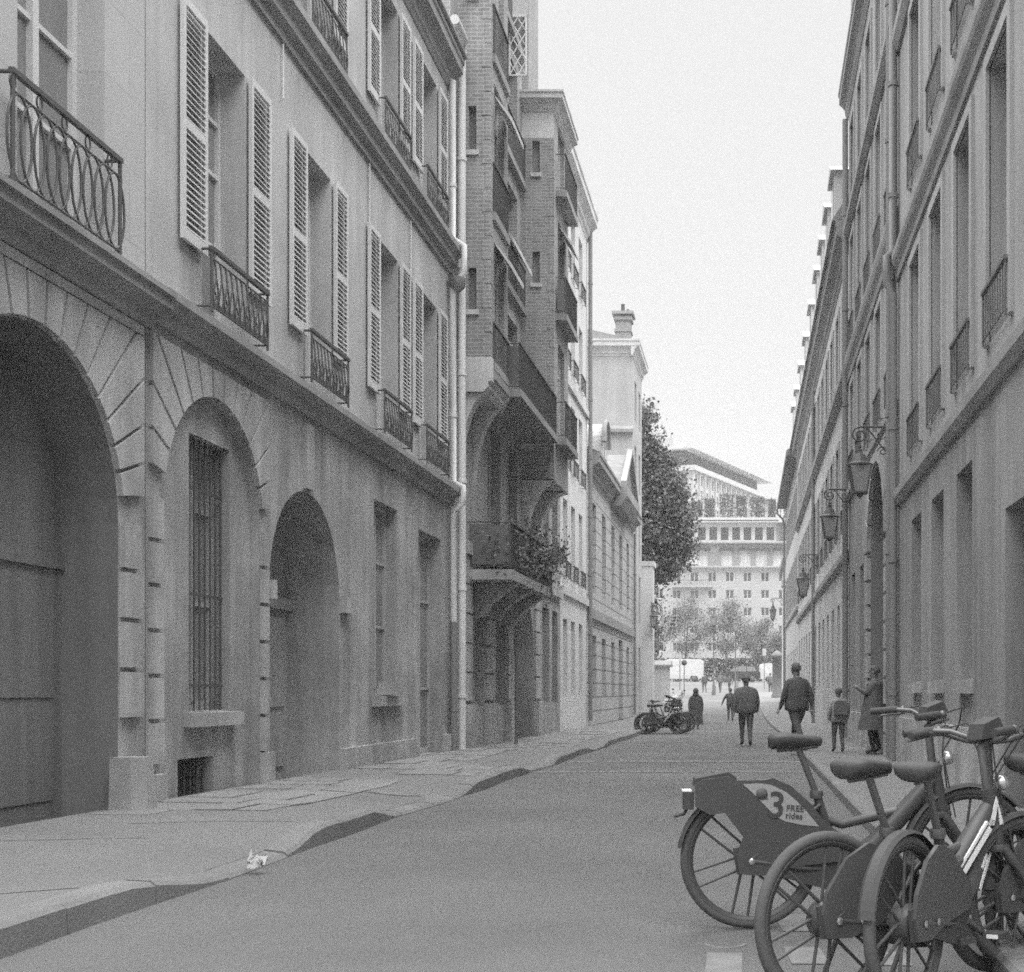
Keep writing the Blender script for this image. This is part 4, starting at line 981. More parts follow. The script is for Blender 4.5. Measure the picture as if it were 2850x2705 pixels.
wall_lantern('wall lantern with ornate bracket, third along the right-hand houses, above the tall person in black', (XR(43.), 43., 5.75), .55, 5.75, 1.1, (-1, 0, 0), 'iron wall lanterns', .4)
wall_lantern('small far lantern bracketed from the white corner pilaster at the street end', (XR(80), 79.0, 6.9), .75, 6.9, 1.15, (-1, 0, 0), 'iron wall lanterns')
wall_lantern('far lantern bracketed from the tall white wall end on the left', (-5.02, 66.96, 5.75), .35, 5.75, 1.05, (0.35, -.94, 0), 'iron wall lanterns')
for x, y, z, lab in ((-2.75, 101, 7.55, 'far lamp post with lantern, left of the two on the quay'), (-1.16, 112, 7.6, 'far lamp post with lantern, right of the two on the quay')):
    r = thing('lamp_post', (x, y, g(y)), lab, 'street lamp', 'lamp posts at the quay')
    m = MB(); b = Vector((x, y, g(y))); m.lathe([(.16, -.05), (.16, .3), (.1, .45), (.09, .9), (.06, 1.0), (.045, z - 1.3 - g(y)), (.08, z - 1.25 - g(y)), (.03, z - 1.2 - g(y))], b, 'z', 10); m.build('post', 'iron_grey', r)
    lantern_parts(r, (x, y, z), 1.35, .62)
def post_sign(label, x, y, h, kind, name='sign_post'):
    r = thing(name, (x, y, g(y) + .1), label, 'road sign'); b = Vector((x, y, g(y)))
    m = MB(); m.tube([b, b + Vector((0, 0, h))], .035, 8); m.build('post', 'iron_grey', r)
    m = MB()
    if kind == 'disc': m.lathe([(.0, -.02), (.22, -.02), (.22, .0), (.0, .0)], b + Vector((0, -.04, h - .22)), 'y', 20); m.build('sign_plate', 'iron', r)
    elif kind == 'plate': m.box(x - .17, x + .17, y - .06, y - .03, b.z + h - .65, b.z + h, None); m.build('sign_plate', 'sign_white', r)
    elif kind == 'blade': m.box(x - .04, x + .1, y - .06, y - .03, b.z + h - .7, b.z + h, None); m.build('sign_plate', 'sign_white', r)
    elif kind == 'cap': m.lathe([(.06, 0), (.06, .08), (.0, .1)], b + Vector((0, 0, h)), 'z', 10); m.build('post_cap', 'iron', r)
    return r
post_sign('thin post with a round dark sign at the far left kerb', -5.0, 100, 2.75, 'disc')
post_sign('taller thin post with a narrow white plate beside the round sign', -5.55, 104, 3.4, 'blade')
post_sign('post with a square white sign plate above the dark car', -1.0, 116, 3.6, 'plate')
post_sign('post with white sign plate at the far right', 1.4, 118, 3.7, 'plate')
post_sign('plain dark iron post on the left pavement in front of the brick building', -4.96, 27.6, 2.3, 'cap', 'pavement_post')
m = MB(); m.lathe([(.14, 0), (.14, .42), (.17, .45), (.17, .55), (.1, .62), (.0, .63)], (-3.05, 113, g(113)), 'z', 12); tag(m.build('bollard', 'iron_grey', origin=(-3.05, 113, g(113))), 'short dark bollard among the far walkers', 'bollard')
m = MB(); m.lathe([(.42, 0), (.42, .3), (.34, .4), (.34, 2.9), (.46, 3.0), (.46, 3.15), (.2, 3.4), (.0, 3.5)], (2.0, 92, g(92)), 'z', 16); tag(m.build('advertising_column', 'iron_grey', origin=(2.0, 92, g(92))), 'dark slim poster column at the far right corner', 'column')
# crumpled paper at the kerb
m = MB(); c = Vector((-3.27, 8.58, .07))
for k in range(9):
    p = c + Vector((RND.uniform(-.04, .045), RND.uniform(-.03, .03), RND.uniform(-.02, .03)))
    for _ in range(4): leaf(m, p, .04)
m.add([c + Vector(q) * .75 for q in ((-.07, 0, .02), (-.05, .03, .12), (-.02, 0, .03), (.02, -.02, .06), (.10, .02, .05), (.09, -.03, -.02), (0, -.05, -.05), (-.06, -.04, -.05))], ((0, 1, 2), (2, 3, 7), (3, 4, 5), (3, 5, 6), (3, 6, 7), (0, 2, 7)))
tag(m.build('crumpled_paper', 'paper', origin=c), 'scrap of crumpled white paper lying on the left kerb', 'litter')
pz = lambda x, y: ltop(y, (x - XL(y) + .05) / (KX(y) - XL(y) + .05))
r = MB()
for rr, dz in ((.34, .004), (.29, .008)):
    r.add([Vector((-3.98 + rr * cos(a), 14.5 + rr * sin(a), pz(-3.98 + rr * cos(a), 14.5 + rr * sin(a)) + dz)) for a in [2 * PI * k / 24 for k in range(24)]], (tuple(range(24)),))
tag(r.build('manhole_cover', 'kerb', origin=(-3.98, 14.5, ltop(14.5, .7))), 'dark round manhole cover set in the left pavement', 'manhole cover')
m = MB()                                            # open joints in the pavement
for pts in ([(-5.1, 6.3), (-4.6, 6.45), (-4.2, 6.7), (-3.9, 6.72), (-3.6, 6.95)], [(-5.4, 8.9), (-4.9, 9.1), (-4.4, 9.5)], [(-4.9, 10.2), (-4.3, 10.5), (-3.7, 10.55)], [(-5.2, 17.0), (-4.3, 17.4)]):
    for (a, b), (c, d_) in zip(pts, pts[1:]):
        q = Vector((d_ - b, a - c, 0)).normalized() * .012
        m.add([Vector((x, y, pz(x, y) + .004)) for x, y in ((a - q.x, b - q.y), (c - q.x, d_ - q.y), (c + q.x, d_ + q.y), (a + q.x, b + q.y))], ((0, 1, 2, 3),))
tag(m.build('pavement_joint', 'kerb'), kind='structure')
# the air: a thin even haze
hz = MB(); hz.box(-45, 45, -6, 330, -1.5, 62); ob = tag(hz.build('haze', 'haze'), kind='stuff')
# plants on the brick building's balcony
def plant(label, x, y, z, rx, ry, rz, n, pot=True, mat='leaf_dk'):
    r = thing('balcony_plant', (x, y, z), label, 'plant', 'balcony plants')
    if pot: m = MB(); m.lathe([(.10, 0), (.15, .26), (.16, .28), (.13, .28)], (x, y, z), 'z', 12); m.build('pot', 'stone_guard', r)
    m = MB()
    for _ in range(n): leaf(m, Vector((x + RND.gauss(0, rx), y + RND.gauss(0, ry), z + .25 + rz * .4 + RND.gauss(0, rz * .6))), .055)
    for _ in range(8): m.tube([Vector((x, y, z + .2)), Vector((x + RND.gauss(0, rx), y + RND.gauss(0, ry), z + .3 + rz * RND.random()))], .008, 4)
    m.build('foliage', mat, r)
plant('bushy dark plant at the near end of the first-floor balcony', XL(27) + .62, 26.2, 3.63, .2, .4, .45, 900)
plant('largest trailing plant mass in the middle of the first-floor balcony', XL(28) + .65, 27.9, 3.6, .2, .6, .55, 2200)
plant('spreading dark plant at the far end of the first-floor balcony', XL(30) + .7, 29.8, 3.6, .2, .5, .55, 1800)
plant('small potted plant on a sill past the brick balcony', XL(35.2) + .42, 35.2, 4.66, .14, .2, .3, 160)
# ------------------------------------------------------------------ BICYCLES
def text_mb(body, size, ext=.0015):
    cu = bpy.data.curves.new('lettering', 'FONT'); cu.body = body; cu.size = size; cu.extrude = ext; cu.align_x = 'LEFT'; cu.offset = size * .012
    ob = bpy.data.objects.new('lettering', cu); COL.objects.link(ob); bpy.context.view_layer.update()
    me = bpy.data.meshes.new_from_object(ob.evaluated_get(bpy.context.evaluated_depsgraph_get()))
    m = MB(); m.add([v.co.copy() for v in me.vertices], [tuple(p.vertices) for p in me.polygons])
    bpy.data.objects.remove(ob); bpy.data.meshes.remove(me); return m
def wheel(r, X, c, R, nsp=6, mat='bike_black', ph=20., hub=.075, w=.05, tw=.0225, inner=.82):
    c = Vector(c)
    m = MB()
    m.tube([c + Vector(((R - tw) * cos(a), 0, (R - tw) * sin(a))) for a in [2 * PI * k / 56 for k in range(56)]], tw, 10, closed=True)
    ob = m.xf(X).build('wheel', 'rubber', r)
    m = MB()                                        # rim
    prof = [(R - 2 * tw + .008, -.016), (R - 2 * tw + .008, .016), (R * inner, .012), (R * inner, -.012)]
    m.lathe(prof + [prof[0]], c, 'y', 56, caps=False)
    # thin pale line on the tyre wall
    for k in range(nsp):
        a = math.radians(ph + k * 360 / nsp); d = Vector((cos(a), 0, sin(a))); n = Vector((-sin(a), 0, cos(a)))
        for sg in (-1, 1):
            p0 = c + d * hub * .7 + n * sg * R * .09; p1 = c + d * R * (inner + .01) + n * sg * R * .115
            m.tube([p0, p1], [.0078, .0065], 6)
    m.xf(X).build('rim', mat, ob)
    m = MB(); m.lathe([(.02, -w * 1.2), (.03, -w), (hub * .8, -w * .9), (hub, -w * .6), (hub, w * .6), (hub * .8, w * .9), (.03, w), (.02, w * 1.2)], c, 'y', 24); m.xf(X).build('hub', mat, ob)
    m = MB(); m.tube([c + Vector(((R - tw * 1.9) * cos(a), -tw * .62, (R - tw * 1.9) * sin(a))) for a in [2 * PI * k / 56 for k in range(56)]], .0022, 4, closed=True); m.xf(X).build('tyre_line', 'bike_grey', ob)
    return ob
def bicycle(label, base, heading, scale=1., panel=False, box=False, guard=True, lean=0., steer=0., strips=True, group='parked hire bicycles'):
    r = thing('bicycle', base, label, 'bicycle', group)
    X = Matrix.Translation(Vector(base)) @ Matrix.Rotation(heading, 4, 'Z') @ Matrix.Rotation(lean, 4, 'X') @ Matrix.Scale(scale, 4)
    R = .338; V = Vector
    hub = V((0, 0, R)); bb = V((.45, 0, .285)); st = V((.34, 0, .60)); ht0 = V((.955, 0, .58)); ht1 = V((.905, 0, .80)); fh = V((1.10, 0, R))
    wheel(r, X, hub, R)
    S = Matrix.Translation(ht1) @ Matrix.Rotation(steer, 4, 'Z') @ Matrix.Translation(-ht1)
    wheel(r, X @ S, fh, R, hub=.045)
    m = MB()                                        # frame
    m.tube([ht0 + V((.002, 0, -.02)), ht1], .031, 12)
    m.tube([ht1 + V((0, 0, -.08)), V((.80, 0, .60)), V((.62, 0, .405)), bb + V((.03, 0, .03))], [.034, .047, .05, .044], 12)
    m.tube([ht1 + V((.01, 0, -.17)), V((.72, 0, .56)), V((.45, 0, .50)), V((.355, 0, .53))], [.022, .024, .022, .02], 10)
    m.tube([bb, st, V((.33, 0, .64))], [.028, .023, .023], 12)
    for sg in (-1, 1):
        m.tube([bb + V((-.03, sg * .04, 0)), V((.25, sg * .065, .30)), hub + V((0, sg * .07, 0))], .013, 8)
        m.tube([st + V((0, sg * .02, .0)), V((.2, sg * .06, .50)), hub + V((0, sg * .07, .01))], .011, 8)
    m.lathe([(.04, -.05), (.055, -.045), (.055, .045), (.04, .05)], bb, 'y', 18)
    m.xf(X).build('frame', 'bike_black', r)
    m = MB()                                        # fork
    for sg in (-1, 1): m.tube([ht0 + V((.0, sg * .035, -.035)), ht0 + V((.04, sg * .058, -.1)), fh + V((0, sg * .058, 0))], [.02, .02, .013], 8)
    m.lathe([(.045, 0), (.05, .015), (.045, .03)], ht0 + V((0, 0, -.05)), 'z', 12)
    m.xf(X @ S).build('fork', 'bike_black', r)
    m = MB()                                        # saddle, padded nose and wide tail
    prof = [(-.158, .012, .004), (-.152, .045, .002), (-.135, .085, .012), (-.09, .102, .02), (-.03, .09, .016), (.04, .055, .008), (.10, .032, .004), (.14, .027, 0), (.158, .02, -.003), (.168, .006, -.006)]
    rings = []
    for x, hw, dz in prof:
        rings.append([V((.215 + x * .82, hw * cos(a), .915 + dz + (.018 if sin(a) > 0 else .02 + .45 * hw) * sin(a) * (.3 if hw < .015 else 1))) for a in [2 * PI * k / 14 for k in range(14)]])
    vs = [p for q in rings for p in q]; m.add(vs, [(i * 14 + j, i * 14 + (j + 1) % 14, (i + 1) * 14 + (j + 1) % 14, (i + 1) * 14 + j) for i in range(len(prof) - 1) for j in range(14)], True)
    m.add(rings[0], (tuple(range(14)),)); m.add(rings[-1], (tuple(range(13, -1, -1)),))
    sd = m.xf(X).build('saddle', 'bike_plastic', r)
    m = MB(); m.tube([st + V((.005, 0, 0)), V((.235, 0, .875))], .0165, 10); m.tube([V((.13, 0, .865)), V((.235, 0, .872)), V((.33, 0, .885))], .011, 6); m.lathe([(.03, 0), (.034, .02), (.03, .04)], V((.325, 0, .63)), 'z', 12); m.xf(X).build('seat_post', 'bike_grey', sd)
    m = MB()                                        # handlebar, swept back
    stt = ht1 + V((-.03, 0, .17))
    m.tube([ht1 + V((0, 0, -.02)), stt + V((0, 0, .01)), stt + V((.03, 0, .03))], .02, 10)
    for sg in (-1, 1): m.tube([stt + V((.03, 0, .03)), stt + V((.035, sg * .1, .04)), stt + V((.0, sg * .2, .075)), stt + V((-.07, sg * .265, .08)), stt + V((-.17, sg * .295, .07))], .0125, 8)
    hb = m.xf(X @ S).build('handlebar', 'bike_grey', r)
    for sg in (-1, 1):
        m = MB(); m.tube([stt + V((-.055, sg * .26, .08)), stt + V((-.185, sg * .298, .069))], [.018, .017], 10); m.xf(X @ S).build('grip', 'bike_plastic', hb)
        m = MB(); m.tube([stt + V((-.03, sg * .245, .075)), stt + V((-.01, sg * .27, .06)), stt + V((-.12, sg * .325, .045))], .0055, 6); m.ball(stt + V((-.03, sg * .245, .08)), .02, 8, 5); m.xf(X @ S).build('brake_lever', 'bike_grey', hb)
        m = MB(); m.tube([stt + V((-.02, sg * .24, .085)), stt + V((.09, sg * .2, .11)), stt + V((.13, sg * .08, .02)), stt + V((.08, 0, -.12)), ht0 + V((.06, sg * .03, -.05))], .004, 5); m.xf(X @ S).build('brake_cable', 'bike_plastic', hb)
    m = MB(); m.prism([stt + V((x, -.05, z)) for x, z in ((-.04, .04), (.05, .05), (.085, .09), (.06, .135), (-.02, .105))], [stt + V((x, .05, z)) for x, z in ((-.04, .04), (.05, .05), (.085, .09), (.06, .135), (-.02, .105))]); m.xf(X @ S).build('control_unit', 'bike_plastic', hb)
    m = MB(); m.lathe([(.0, -.01), (.034, 0), (.034, .035), (.02, .05)], ht1 + V((.06, 0, .02)), 'x', 14); m.xf(X @ S).build('headlight', 'chrome', r)
    # mudguards
    for nm, c, a0, a1, SS in (('rear_mudguard', hub, 20, 170, Matrix.Identity(4)), ('front_mudguard', fh, 40, 175, S)):
        if not guard and c is hub: continue
        m = MB(); n = 26
        for i in range(n):
            A = [math.radians(a0 + (a1 - a0) * (i + q) / n) for q in (0, 1)]
            for b0, b1 in ((-.034, -.018), (-.018, .018), (.018, .034)):
                f = lambda a, b: c + V(((R + .018 - (abs(b) > .03) * .014) * cos(a), b, (R + .018 - (abs(b) > .03) * .014) * sin(a)))
                m.add([f(A[0], b0), f(A[1], b0), f(A[1], b1), f(A[0], b1)], ((0, 1, 2, 3),), True)
        m.xf(X @ SS).build(nm, 'bike_plastic', r)
    # crank set
    m = MB(); m.lathe([(.095, -.055), (.10, -.052), (.10, -.046), (.095, -.043)], bb, 'y', 30); cr = m.xf(X).build('chainring', 'bike_grey', r)
    for sg, a in ((-1, -.5), (1, PI - .5)):
        e = bb + V((.165 * cos(a), sg * .075, .165 * sin(a)))
        m = MB(); m.tube([bb + V((0, sg * .06, 0)), e], [.016, .012], 8); m.xf(X).build('crank_arm', 'bike_grey', cr)
        m = MB(); m.box(e.x - .045, e.x + .045, *sorted((e.y + sg * .012, e.y + sg * .095)), e.z - .012, e.z + .012); m.xf(X).build('pedal', 'bike_plastic', cr)
        m = MB(); m.box(e.x - .05, e.x - .0455, *sorted((e.y + sg * .03, e.y + sg * .08)), e.z - .008, e.z + .008); m.xf(X).build('pedal_reflector', 'reflective', cr)
    m = MB()                                        # chain case
    pts = [(-.09, .40), (.05, .41), (.3, .37), (.46, .395), (.545, .33), (.55, .25), (.47, .185), (.38, .19), (.1, .27), (-.07, .275)]
    m.prism([V((x, -.062, z)) for x, z in pts], [V((x, -.050, z)) for x, z in pts]); m.xf(X).build('chain_case', 'bike_plastic', r)
    m = MB()                                        # chain, guard bolts
    for sg in (-1, 1): m.tube([V((0, -.05, R + sg * .035)), bb + V((0, -.05, sg * .09))], .004, 5)
    m.xf(X).build('chain', 'bike_grey', cr)
    for x, z in ((.0, R), (.12, R - .01), (.47, .29)):
        m = MB(); m.lathe([(.016, -.006), (.012, -.009), (.0, -.009)], V((x, -.079 if x < .2 else -.063, z)), 'y', 8); m.xf(X).build('bolt', 'chrome', r)
    m = MB(); m.tube([V((.12, .05, .3)), V((.06, .14, .02)), V((.045, .2, .0))], .011, 8); m.xf(X).build('kickstand', 'bike_grey', r)
    # rear lamp and lock box
    if box:
     m = MB(); m.prism([V((x, -.05, z)) for x, z in ((-.28, .70), (-.27, .735), (-.11, .765), (-.07, .735), (-.09, .69), (-.2, .66))], [V((x, .05, z)) for x, z in ((-.28, .70), (-.27, .735), (-.11, .765), (-.07, .735), (-.09, .69), (-.2, .66))]); m.xf(X).build('rear_carrier_box', 'bike_plastic', r)
     m = MB(); m.box(-.325, -.275, -.04, .04, .585, .67); tl = m.xf(X).build('rear_light', 'bike_plastic', r)
     m = MB(); m.box(-.33, -.285, -.035, .035, .671, .678); m.xf(X).build('rear_light_rim', 'reflective', tl)
     m = MB(); m.tube([V((-.30, 0, .6)), V((-.32, 0, .56)), V((-.37, 0, .55))], .008, 6); m.xf(X).build('cable_hook', 'bike_plastic', r)
    if True:
        z0 = R
        out = [(-.27, .265), (-.275, .37), (-.23, .395), (-.11, .41), (-.075, .39), (.06, .39), (.10, .40), (.19, .36), (.285, .275), (.355, .185), (.47, .10), (.475, .0), (.2, -.03), (.06, -.07), (-.06, -.06), (-.075, .03), (-.04, .115), (-.13, .235), (-.2, .225)]
        out2 = out if panel else [(-.05, .115), (.05, .235), (.16, .285), (.285, .255), (.355, .185), (.47, .10), (.475, .0), (.2, -.03), (.06, -.07), (-.06, -.06), (-.075, .03)]
        m = MB(); m.prism([V((x, -.078, z + z0)) for x, z in out2], [V((x, -.060, z + z0)) for x, z in out2]); pn = m.xf(X).build('side_panel', 'bike_black', r)
    if panel:
        m = MB(); stp = [(-.045, .372), (.03, .376), (.09, .368), (.16, .335), (.22, .285), (.275, .225), (.325, .165), (.25, .172), (.157, .192), (.115, .215), (.075, .255), (.01, .322)]
        m.prism([V((x, -.081, z + z0)) for x, z in stp], [V((x, -.0775, z + z0)) for x, z in stp]); sk = m.xf(X).build('sticker', 'sticker', pn)
        T = Matrix.Rotation(math.radians(4), 4, 'Y')
        def put(body, size, x, z, mat, nm):
            t = text_mb(body, size); Q = Matrix.Translation(V((x, -.0825, z + z0))) @ T @ Matrix(((1, 0, 0, 0), (0, 0, -1, 0), (0, 1, 0, 0), (0, 0, 0, 1)))
            t.xf(X @ Q).build(nm, mat, sk)
        put('3', .175, .070, .216, 'sticker_ink', 'printed_number'); put('FREE', .042, .163, .243, 'sticker_ink', 'printed_word'); put('rides', .042, .160, .207, 'sticker_ink', 'printed_word')
        m = MB(); m.lathe([(.0, -.0015), (.028, -.0015), (.028, .001), (.0, .001)], V((.046, -.082, .325 + z0)), 'y', 24); m.prism([V((x, -.083, z + z0)) for x, z in ((.05, .298), (.074, .298), (.074, .325), (.05, .32))], [V((x, -.081, z + z0)) for x, z in ((.05, .298), (.074, .298), (.074, .325), (.05, .32))]); m.xf(X).build('printed_dot', 'sticker_mid', sk)
        m = MB()
        for x in (.085, .10, .117): m.box(x, x + .011, -.0795, -.077, .09 + z0, .102 + z0)
        m.xf(X).build('small_mark', 'bike_grey', pn)
    if strips:
        a, b = V((.855, 0, .655)), V((.615, 0, .40)); d = (b - a).normalized(); n = V((-d.z, 0, d.x))
        for off, w, y, l0, l1 in ((.020, .010, -.0515, .02, 1.), (-.012, .006, -.0525, .0, .75)):
            m = MB(); p = a.lerp(b, l0) + n * off; q = a.lerp(b, l1) + n * off
            m.hexa([p - n * w + V((0, y, 0)), q - n * w + V((0, y, 0)), q + n * w + V((0, y, 0)), p + n * w + V((0, y, 0)), p - n * w + V((0, y + .012, 0)), q - n * w + V((0, y + .012, 0)), q + n * w + V((0, y + .012, 0)), p + n * w + V((0, y + .012, 0))]); m.xf(X).build('reflective_strip', 'reflective', r)
        # the white open-bottomed arrow mark on the head tube
        cx, cz, y = .915, .70, -.036
        for pts in ([(-.045, -.055), (-.012, -.055), (.012, .035), (.004, .065)], [(.012, .035), (.004, .065), (.045, -.055), (.022, -.055)], [(-.012, -.055), (-.045, -.055), (-.028, -.028), (-.006, -.034)]):
            m = MB(); m.prism([V((cx + x, y, cz + z)) for x, z in pts], [V((cx + x, y + .004, cz + z)) for x, z in pts]); m.xf(X).build('arrow_mark', 'reflective', r)
    return r
bicycle('hire bicycle with a pale 3 FREE rides sticker on its dark rear side panel', (.003, 6.57, 0), math.radians(7), 1.045, panel=True, box=True, lean=math.radians(2), steer=.15, strips=False)
near = bicycle('dark hire bicycle with white reflective strips and arrow mark, nearest the middle of the road', (.30, 4.92, 0), math.radians(36), .99, lean=math.radians(-2), steer=-.1, guard=False)
bicycle('dark hire bicycle at the bottom right, turned most steeply away from the viewer', (.60, 4.86, 0), math.radians(58), .98, lean=math.radians(-2), steer=.2, strips=True)

# ------------------------------------------------------------------ MOTORCYCLES
def motorcycle(label, base, heading, white=False, scale=1.):
    r = thing('motorcycle', base, label, 'motorcycle')
    X = Matrix.Translation(Vector(base)) @ Matrix.Rotation(heading, 4, 'Z') @ Matrix.Rotation(.1, 4, 'X') @ Matrix.Scale(scale, 4); V = Vector; R = .31
    for cx in (0, 1.38):
        m = MB(); m.tube([V((cx + (R - .06) * cos(a), 0, R + (R - .06) * sin(a))) for a in [2 * PI * k / 30 for k in range(30)]], .06, 8, closed=True); w = m.xf(X).build('wheel', 'rubber', r)
        m = MB(); m.lathe([(.05, -.07), (.07, -.04), (.07, .04), (.05, .07)], V((cx, 0, R)), 'y', 14)
        for k in range(5):
            a = 2 * PI * k / 5; m.tube([V((cx, 0, R)), V((cx + .22 * cos(a), 0, R + .22 * sin(a)))], .018, 5)
        m.xf(X).build('rim', 'bike_grey', w)
    m = MB()
    for sg in (-1, 1): m.tube([V((1.38, sg * .09, R)), V((1.12, sg * .09, .92))], .025, 8)
    m.xf(X).build('fork', 'bike_grey', r)
    m = MB(); pts = [(.45, .35), (.5, .62), (.75, .66), (.95, .6), (.95, .3), (.6, .22)]; m.prism([V((x, -.17, z)) for x, z in pts], [V((x, .17, z)) for x, z in pts]); m.tube([V((.1, .08, R)), V((.5, .1, .4))], .03, 6); m.tube([V((.1, -.08, R)), V((.5, -.1, .4))], .03, 6); m.xf(X).build('engine', 'bike_grey', r)
    m = MB(); m.ball(V((.83, 0, .80)), (.27, .16, .15), 14, 8); m.xf(X).build('fuel_tank', 'white_paint' if white else 'dark_paint', r)
    m = MB(); pts = [(.62, .80), (.55, .74), (.0, .80), (-.18, .90), (-.2, .95), (.1, .87), (.45, .82)]; m.prism([V((x, -.13, z)) for x, z in pts], [V((x, .13, z)) for x, z in pts]); m.xf(X).build('seat', 'bike_plastic', r)
    m = MB(); m.tube([V((1.08, -.36, 1.06)), V((1.12, -.15, 1.02)), V((1.12, .15, 1.02)), V((1.08, .36, 1.06))], .018, 8); hb = m.xf(X).build('handlebar', 'bike_plastic', r)
    for sg in (-1, 1): m = MB(); m.tube([V((1.1, sg * .25, 1.04)), V((1.13, sg * .33, 1.2))], .008, 5); m.ball(V((1.13, sg * .35, 1.23)), (.02, .07, .045), 10, 6); m.xf(X).build('mirror', 'bike_plastic', hb)
    m = MB(); m.ball(V((1.25, 0, .93)), (.1, .11, .11), 12, 8); m.xf(X).build('headlight', 'chrome', r)
    m = MB(); m.tube([V((.7, -.2, .3)), V((.3, -.2, .25)), V((-.25, -.22, .38))], [.03, .04, .055], 8); m.xf(X).build('exhaust', 'chrome', r)
    m = MB(); pts = [(-.3, .55), (-.12, .8), (.1, .75), (.35, .62), (.2, .5)]; m.prism([V((x, -.08, z)) for x, z in pts], [V((x, .08, z)) for x, z in pts]); m.xf(X).build('tail_panel', 'white_paint' if white else 'dark_paint', r)
    if white:
        m = MB(); m.prism([V((x, -.2, z)) for x, z in ((1.05, .6), (1.28, .8), (1.3, 1.0), (1.12, 1.25), (1.0, .95))], [V((x, .2, z)) for x, z in ((1.05, .6), (1.28, .8), (1.3, 1.0), (1.12, 1.25), (1.0, .95))]); m.xf(X).build('fairing', 'white_paint', r)
    return r
bicycle('dark hire bicycle farthest right, mostly outside the frame behind the others', (1.06, 5.55, 0), math.radians(38), .98, lean=math.radians(2), steer=.35, strips=False)
for x, y, a, lab in ((-3.32, 41., .02, 'dark hire bicycle parked broadside at the left kerb, nearest of that far row'), (-3.25, 41.7, .12, 'dark hire bicycle second from the front in the far row at the left kerb'), (-3.35, 42.4, -.08, 'dark hire bicycle third from the front in the far row at the left kerb'), (-3.2, 43.2, .05, 'dark hire bicycle at the back of the far row at the left kerb'), (-2.2, 41.35, PI - .1, 'dark hire bicycle turned the opposite way near the front of the far row'), (-2.25, 42.0, PI + .1, 'dark hire bicycle turned the opposite way deeper in the far row')):
    c = copy_tree(near); c.location = (x, y, g(y)); c.rotation_euler = (0, 0, a - math.radians(36)); c['label'] = lab
motorcycle('motorcycle with a white fairing parked beside the low garden wall', (-4.35, 68.6, g(68.6) + .1), 1.15, True)

# ------------------------------------------------------------------ CARS AND VAN
def vehicle(name, label, cat, base, heading, L, W, prof, side_win, paint, wheels, R=.32, lights=True, stripe=False):
    r = thing(name, base, label, cat); V = Vector
    X = Matrix.Translation(V(base)) @ Matrix.Rotation(heading, 4, 'Z')
    zs = [z for x, z in prof]; zt = max(zs); m = MB(); h = W / 2
    belt = .55 * zt
    def hw(z): return h - (max(0, z - belt) / (zt - belt)) * .18 if zt < 1.9 else h - (max(0, z - zt * .8) / (zt * .2)) * .1
    a = [V((x, -hw(z), z)) for x, z in prof]; b = [V((x, hw(z), z)) for x, z in prof]
    m.prism(a, b); body = m.xf(X).build('body', paint, r)
    for sg in (-1, 1):
        for poly in side_win:
            m = MB(); m.prism([V((x, sg * (hw(z) + .004), z)) for x, z in poly], [V((x, sg * (hw(z) - .02), z)) for x, z in poly]); m.xf(X).build('side_window', 'car_glass', r)
        for cx in wheels:
            m = MB(); m.lathe([(R * .6, -.02), (R * .95, -.02), (R, .02), (R, .16), (R * .95, .2), (R * .6, .2)], V((cx, sg * (h - .09) - .09, R)), 'y', 22); w = m.xf(X).build('wheel', 'rubber', r)
            m = MB(); m.lathe([(0, sg * .01), (R * .55, sg * .02), (R * .62, sg * 0)], V((cx, sg * (h + .02), R)), 'y', 14); m.xf(X).build('rim', 'bike_grey', w)
        if lights:
            m = MB(); m.box(L - .16, L + .012, *sorted((sg * (h - .42), sg * (h - .1))), zt * .36, zt * .45); m.xf(X).build('headlight', 'chrome', r)
            m = MB(); m.box(-.012, .1, *sorted((sg * (h - .3), sg * (h - .06))), zt * .42, zt * .55); m.xf(X).build('rear_light', 'bike_grey', r)
    if stripe:
        for x0, x1, z in ((1.9, 3.9, .98), (3.1, 3.9, .80)):
            m = MB(); m.box(x0, x1, -h - .006, -h + .01, z, z + .1); m.xf(X).build('side_lettering_band', 'bike_grey', r)
    return r
van = [(0, .35), (0, 1.9), (.08, 2.2), (.35, 2.36), (3.6, 2.36), (4.1, 2.2), (4.75, 1.35), (5.35, 1.1), (5.45, .8), (5.45, .35), (5.0, .3), (4.9, .62), (4.3, .62), (4.2, .3), (1.4, .3), (1.3, .62), (.65, .62), (.55, .3)]
vehicle('white_van', 'large white panel van standing broadside at the end of the street', 'van', (-4.75, 136, g(136)), PI, 5.45, 2.0, van, [[(3.85, 1.3), (3.85, 1.95), (4.12, 1.95), (4.62, 1.35)]], 'white_paint', (.98, 4.6), stripe=False)
vehicle('white_delivery_van', 'second white van partly hidden behind the dark car at the far right', 'van', (1.1, 137, g(137)), 0.05, 5.45, 2.0, [(x, z * .82) for x, z in van], [[(3.85, 1.1), (3.85, 1.55), (4.12, 1.55), (4.62, 1.12)]], 'white_paint', (.98, 4.6))
suv = [(0, .4), (0, .95), (.1, 1.05), (.35, 1.55), (.7, 1.68), (2.2, 1.68), (2.6, 1.6), (3.35, 1.05), (4.2, .92), (4.45, .75), (4.48, .4), (3.95, .3), (3.85, .6), (3.3, .6), (3.2, .3), (1.2, .3), (1.1, .6), (.55, .6), (.45, .3)]
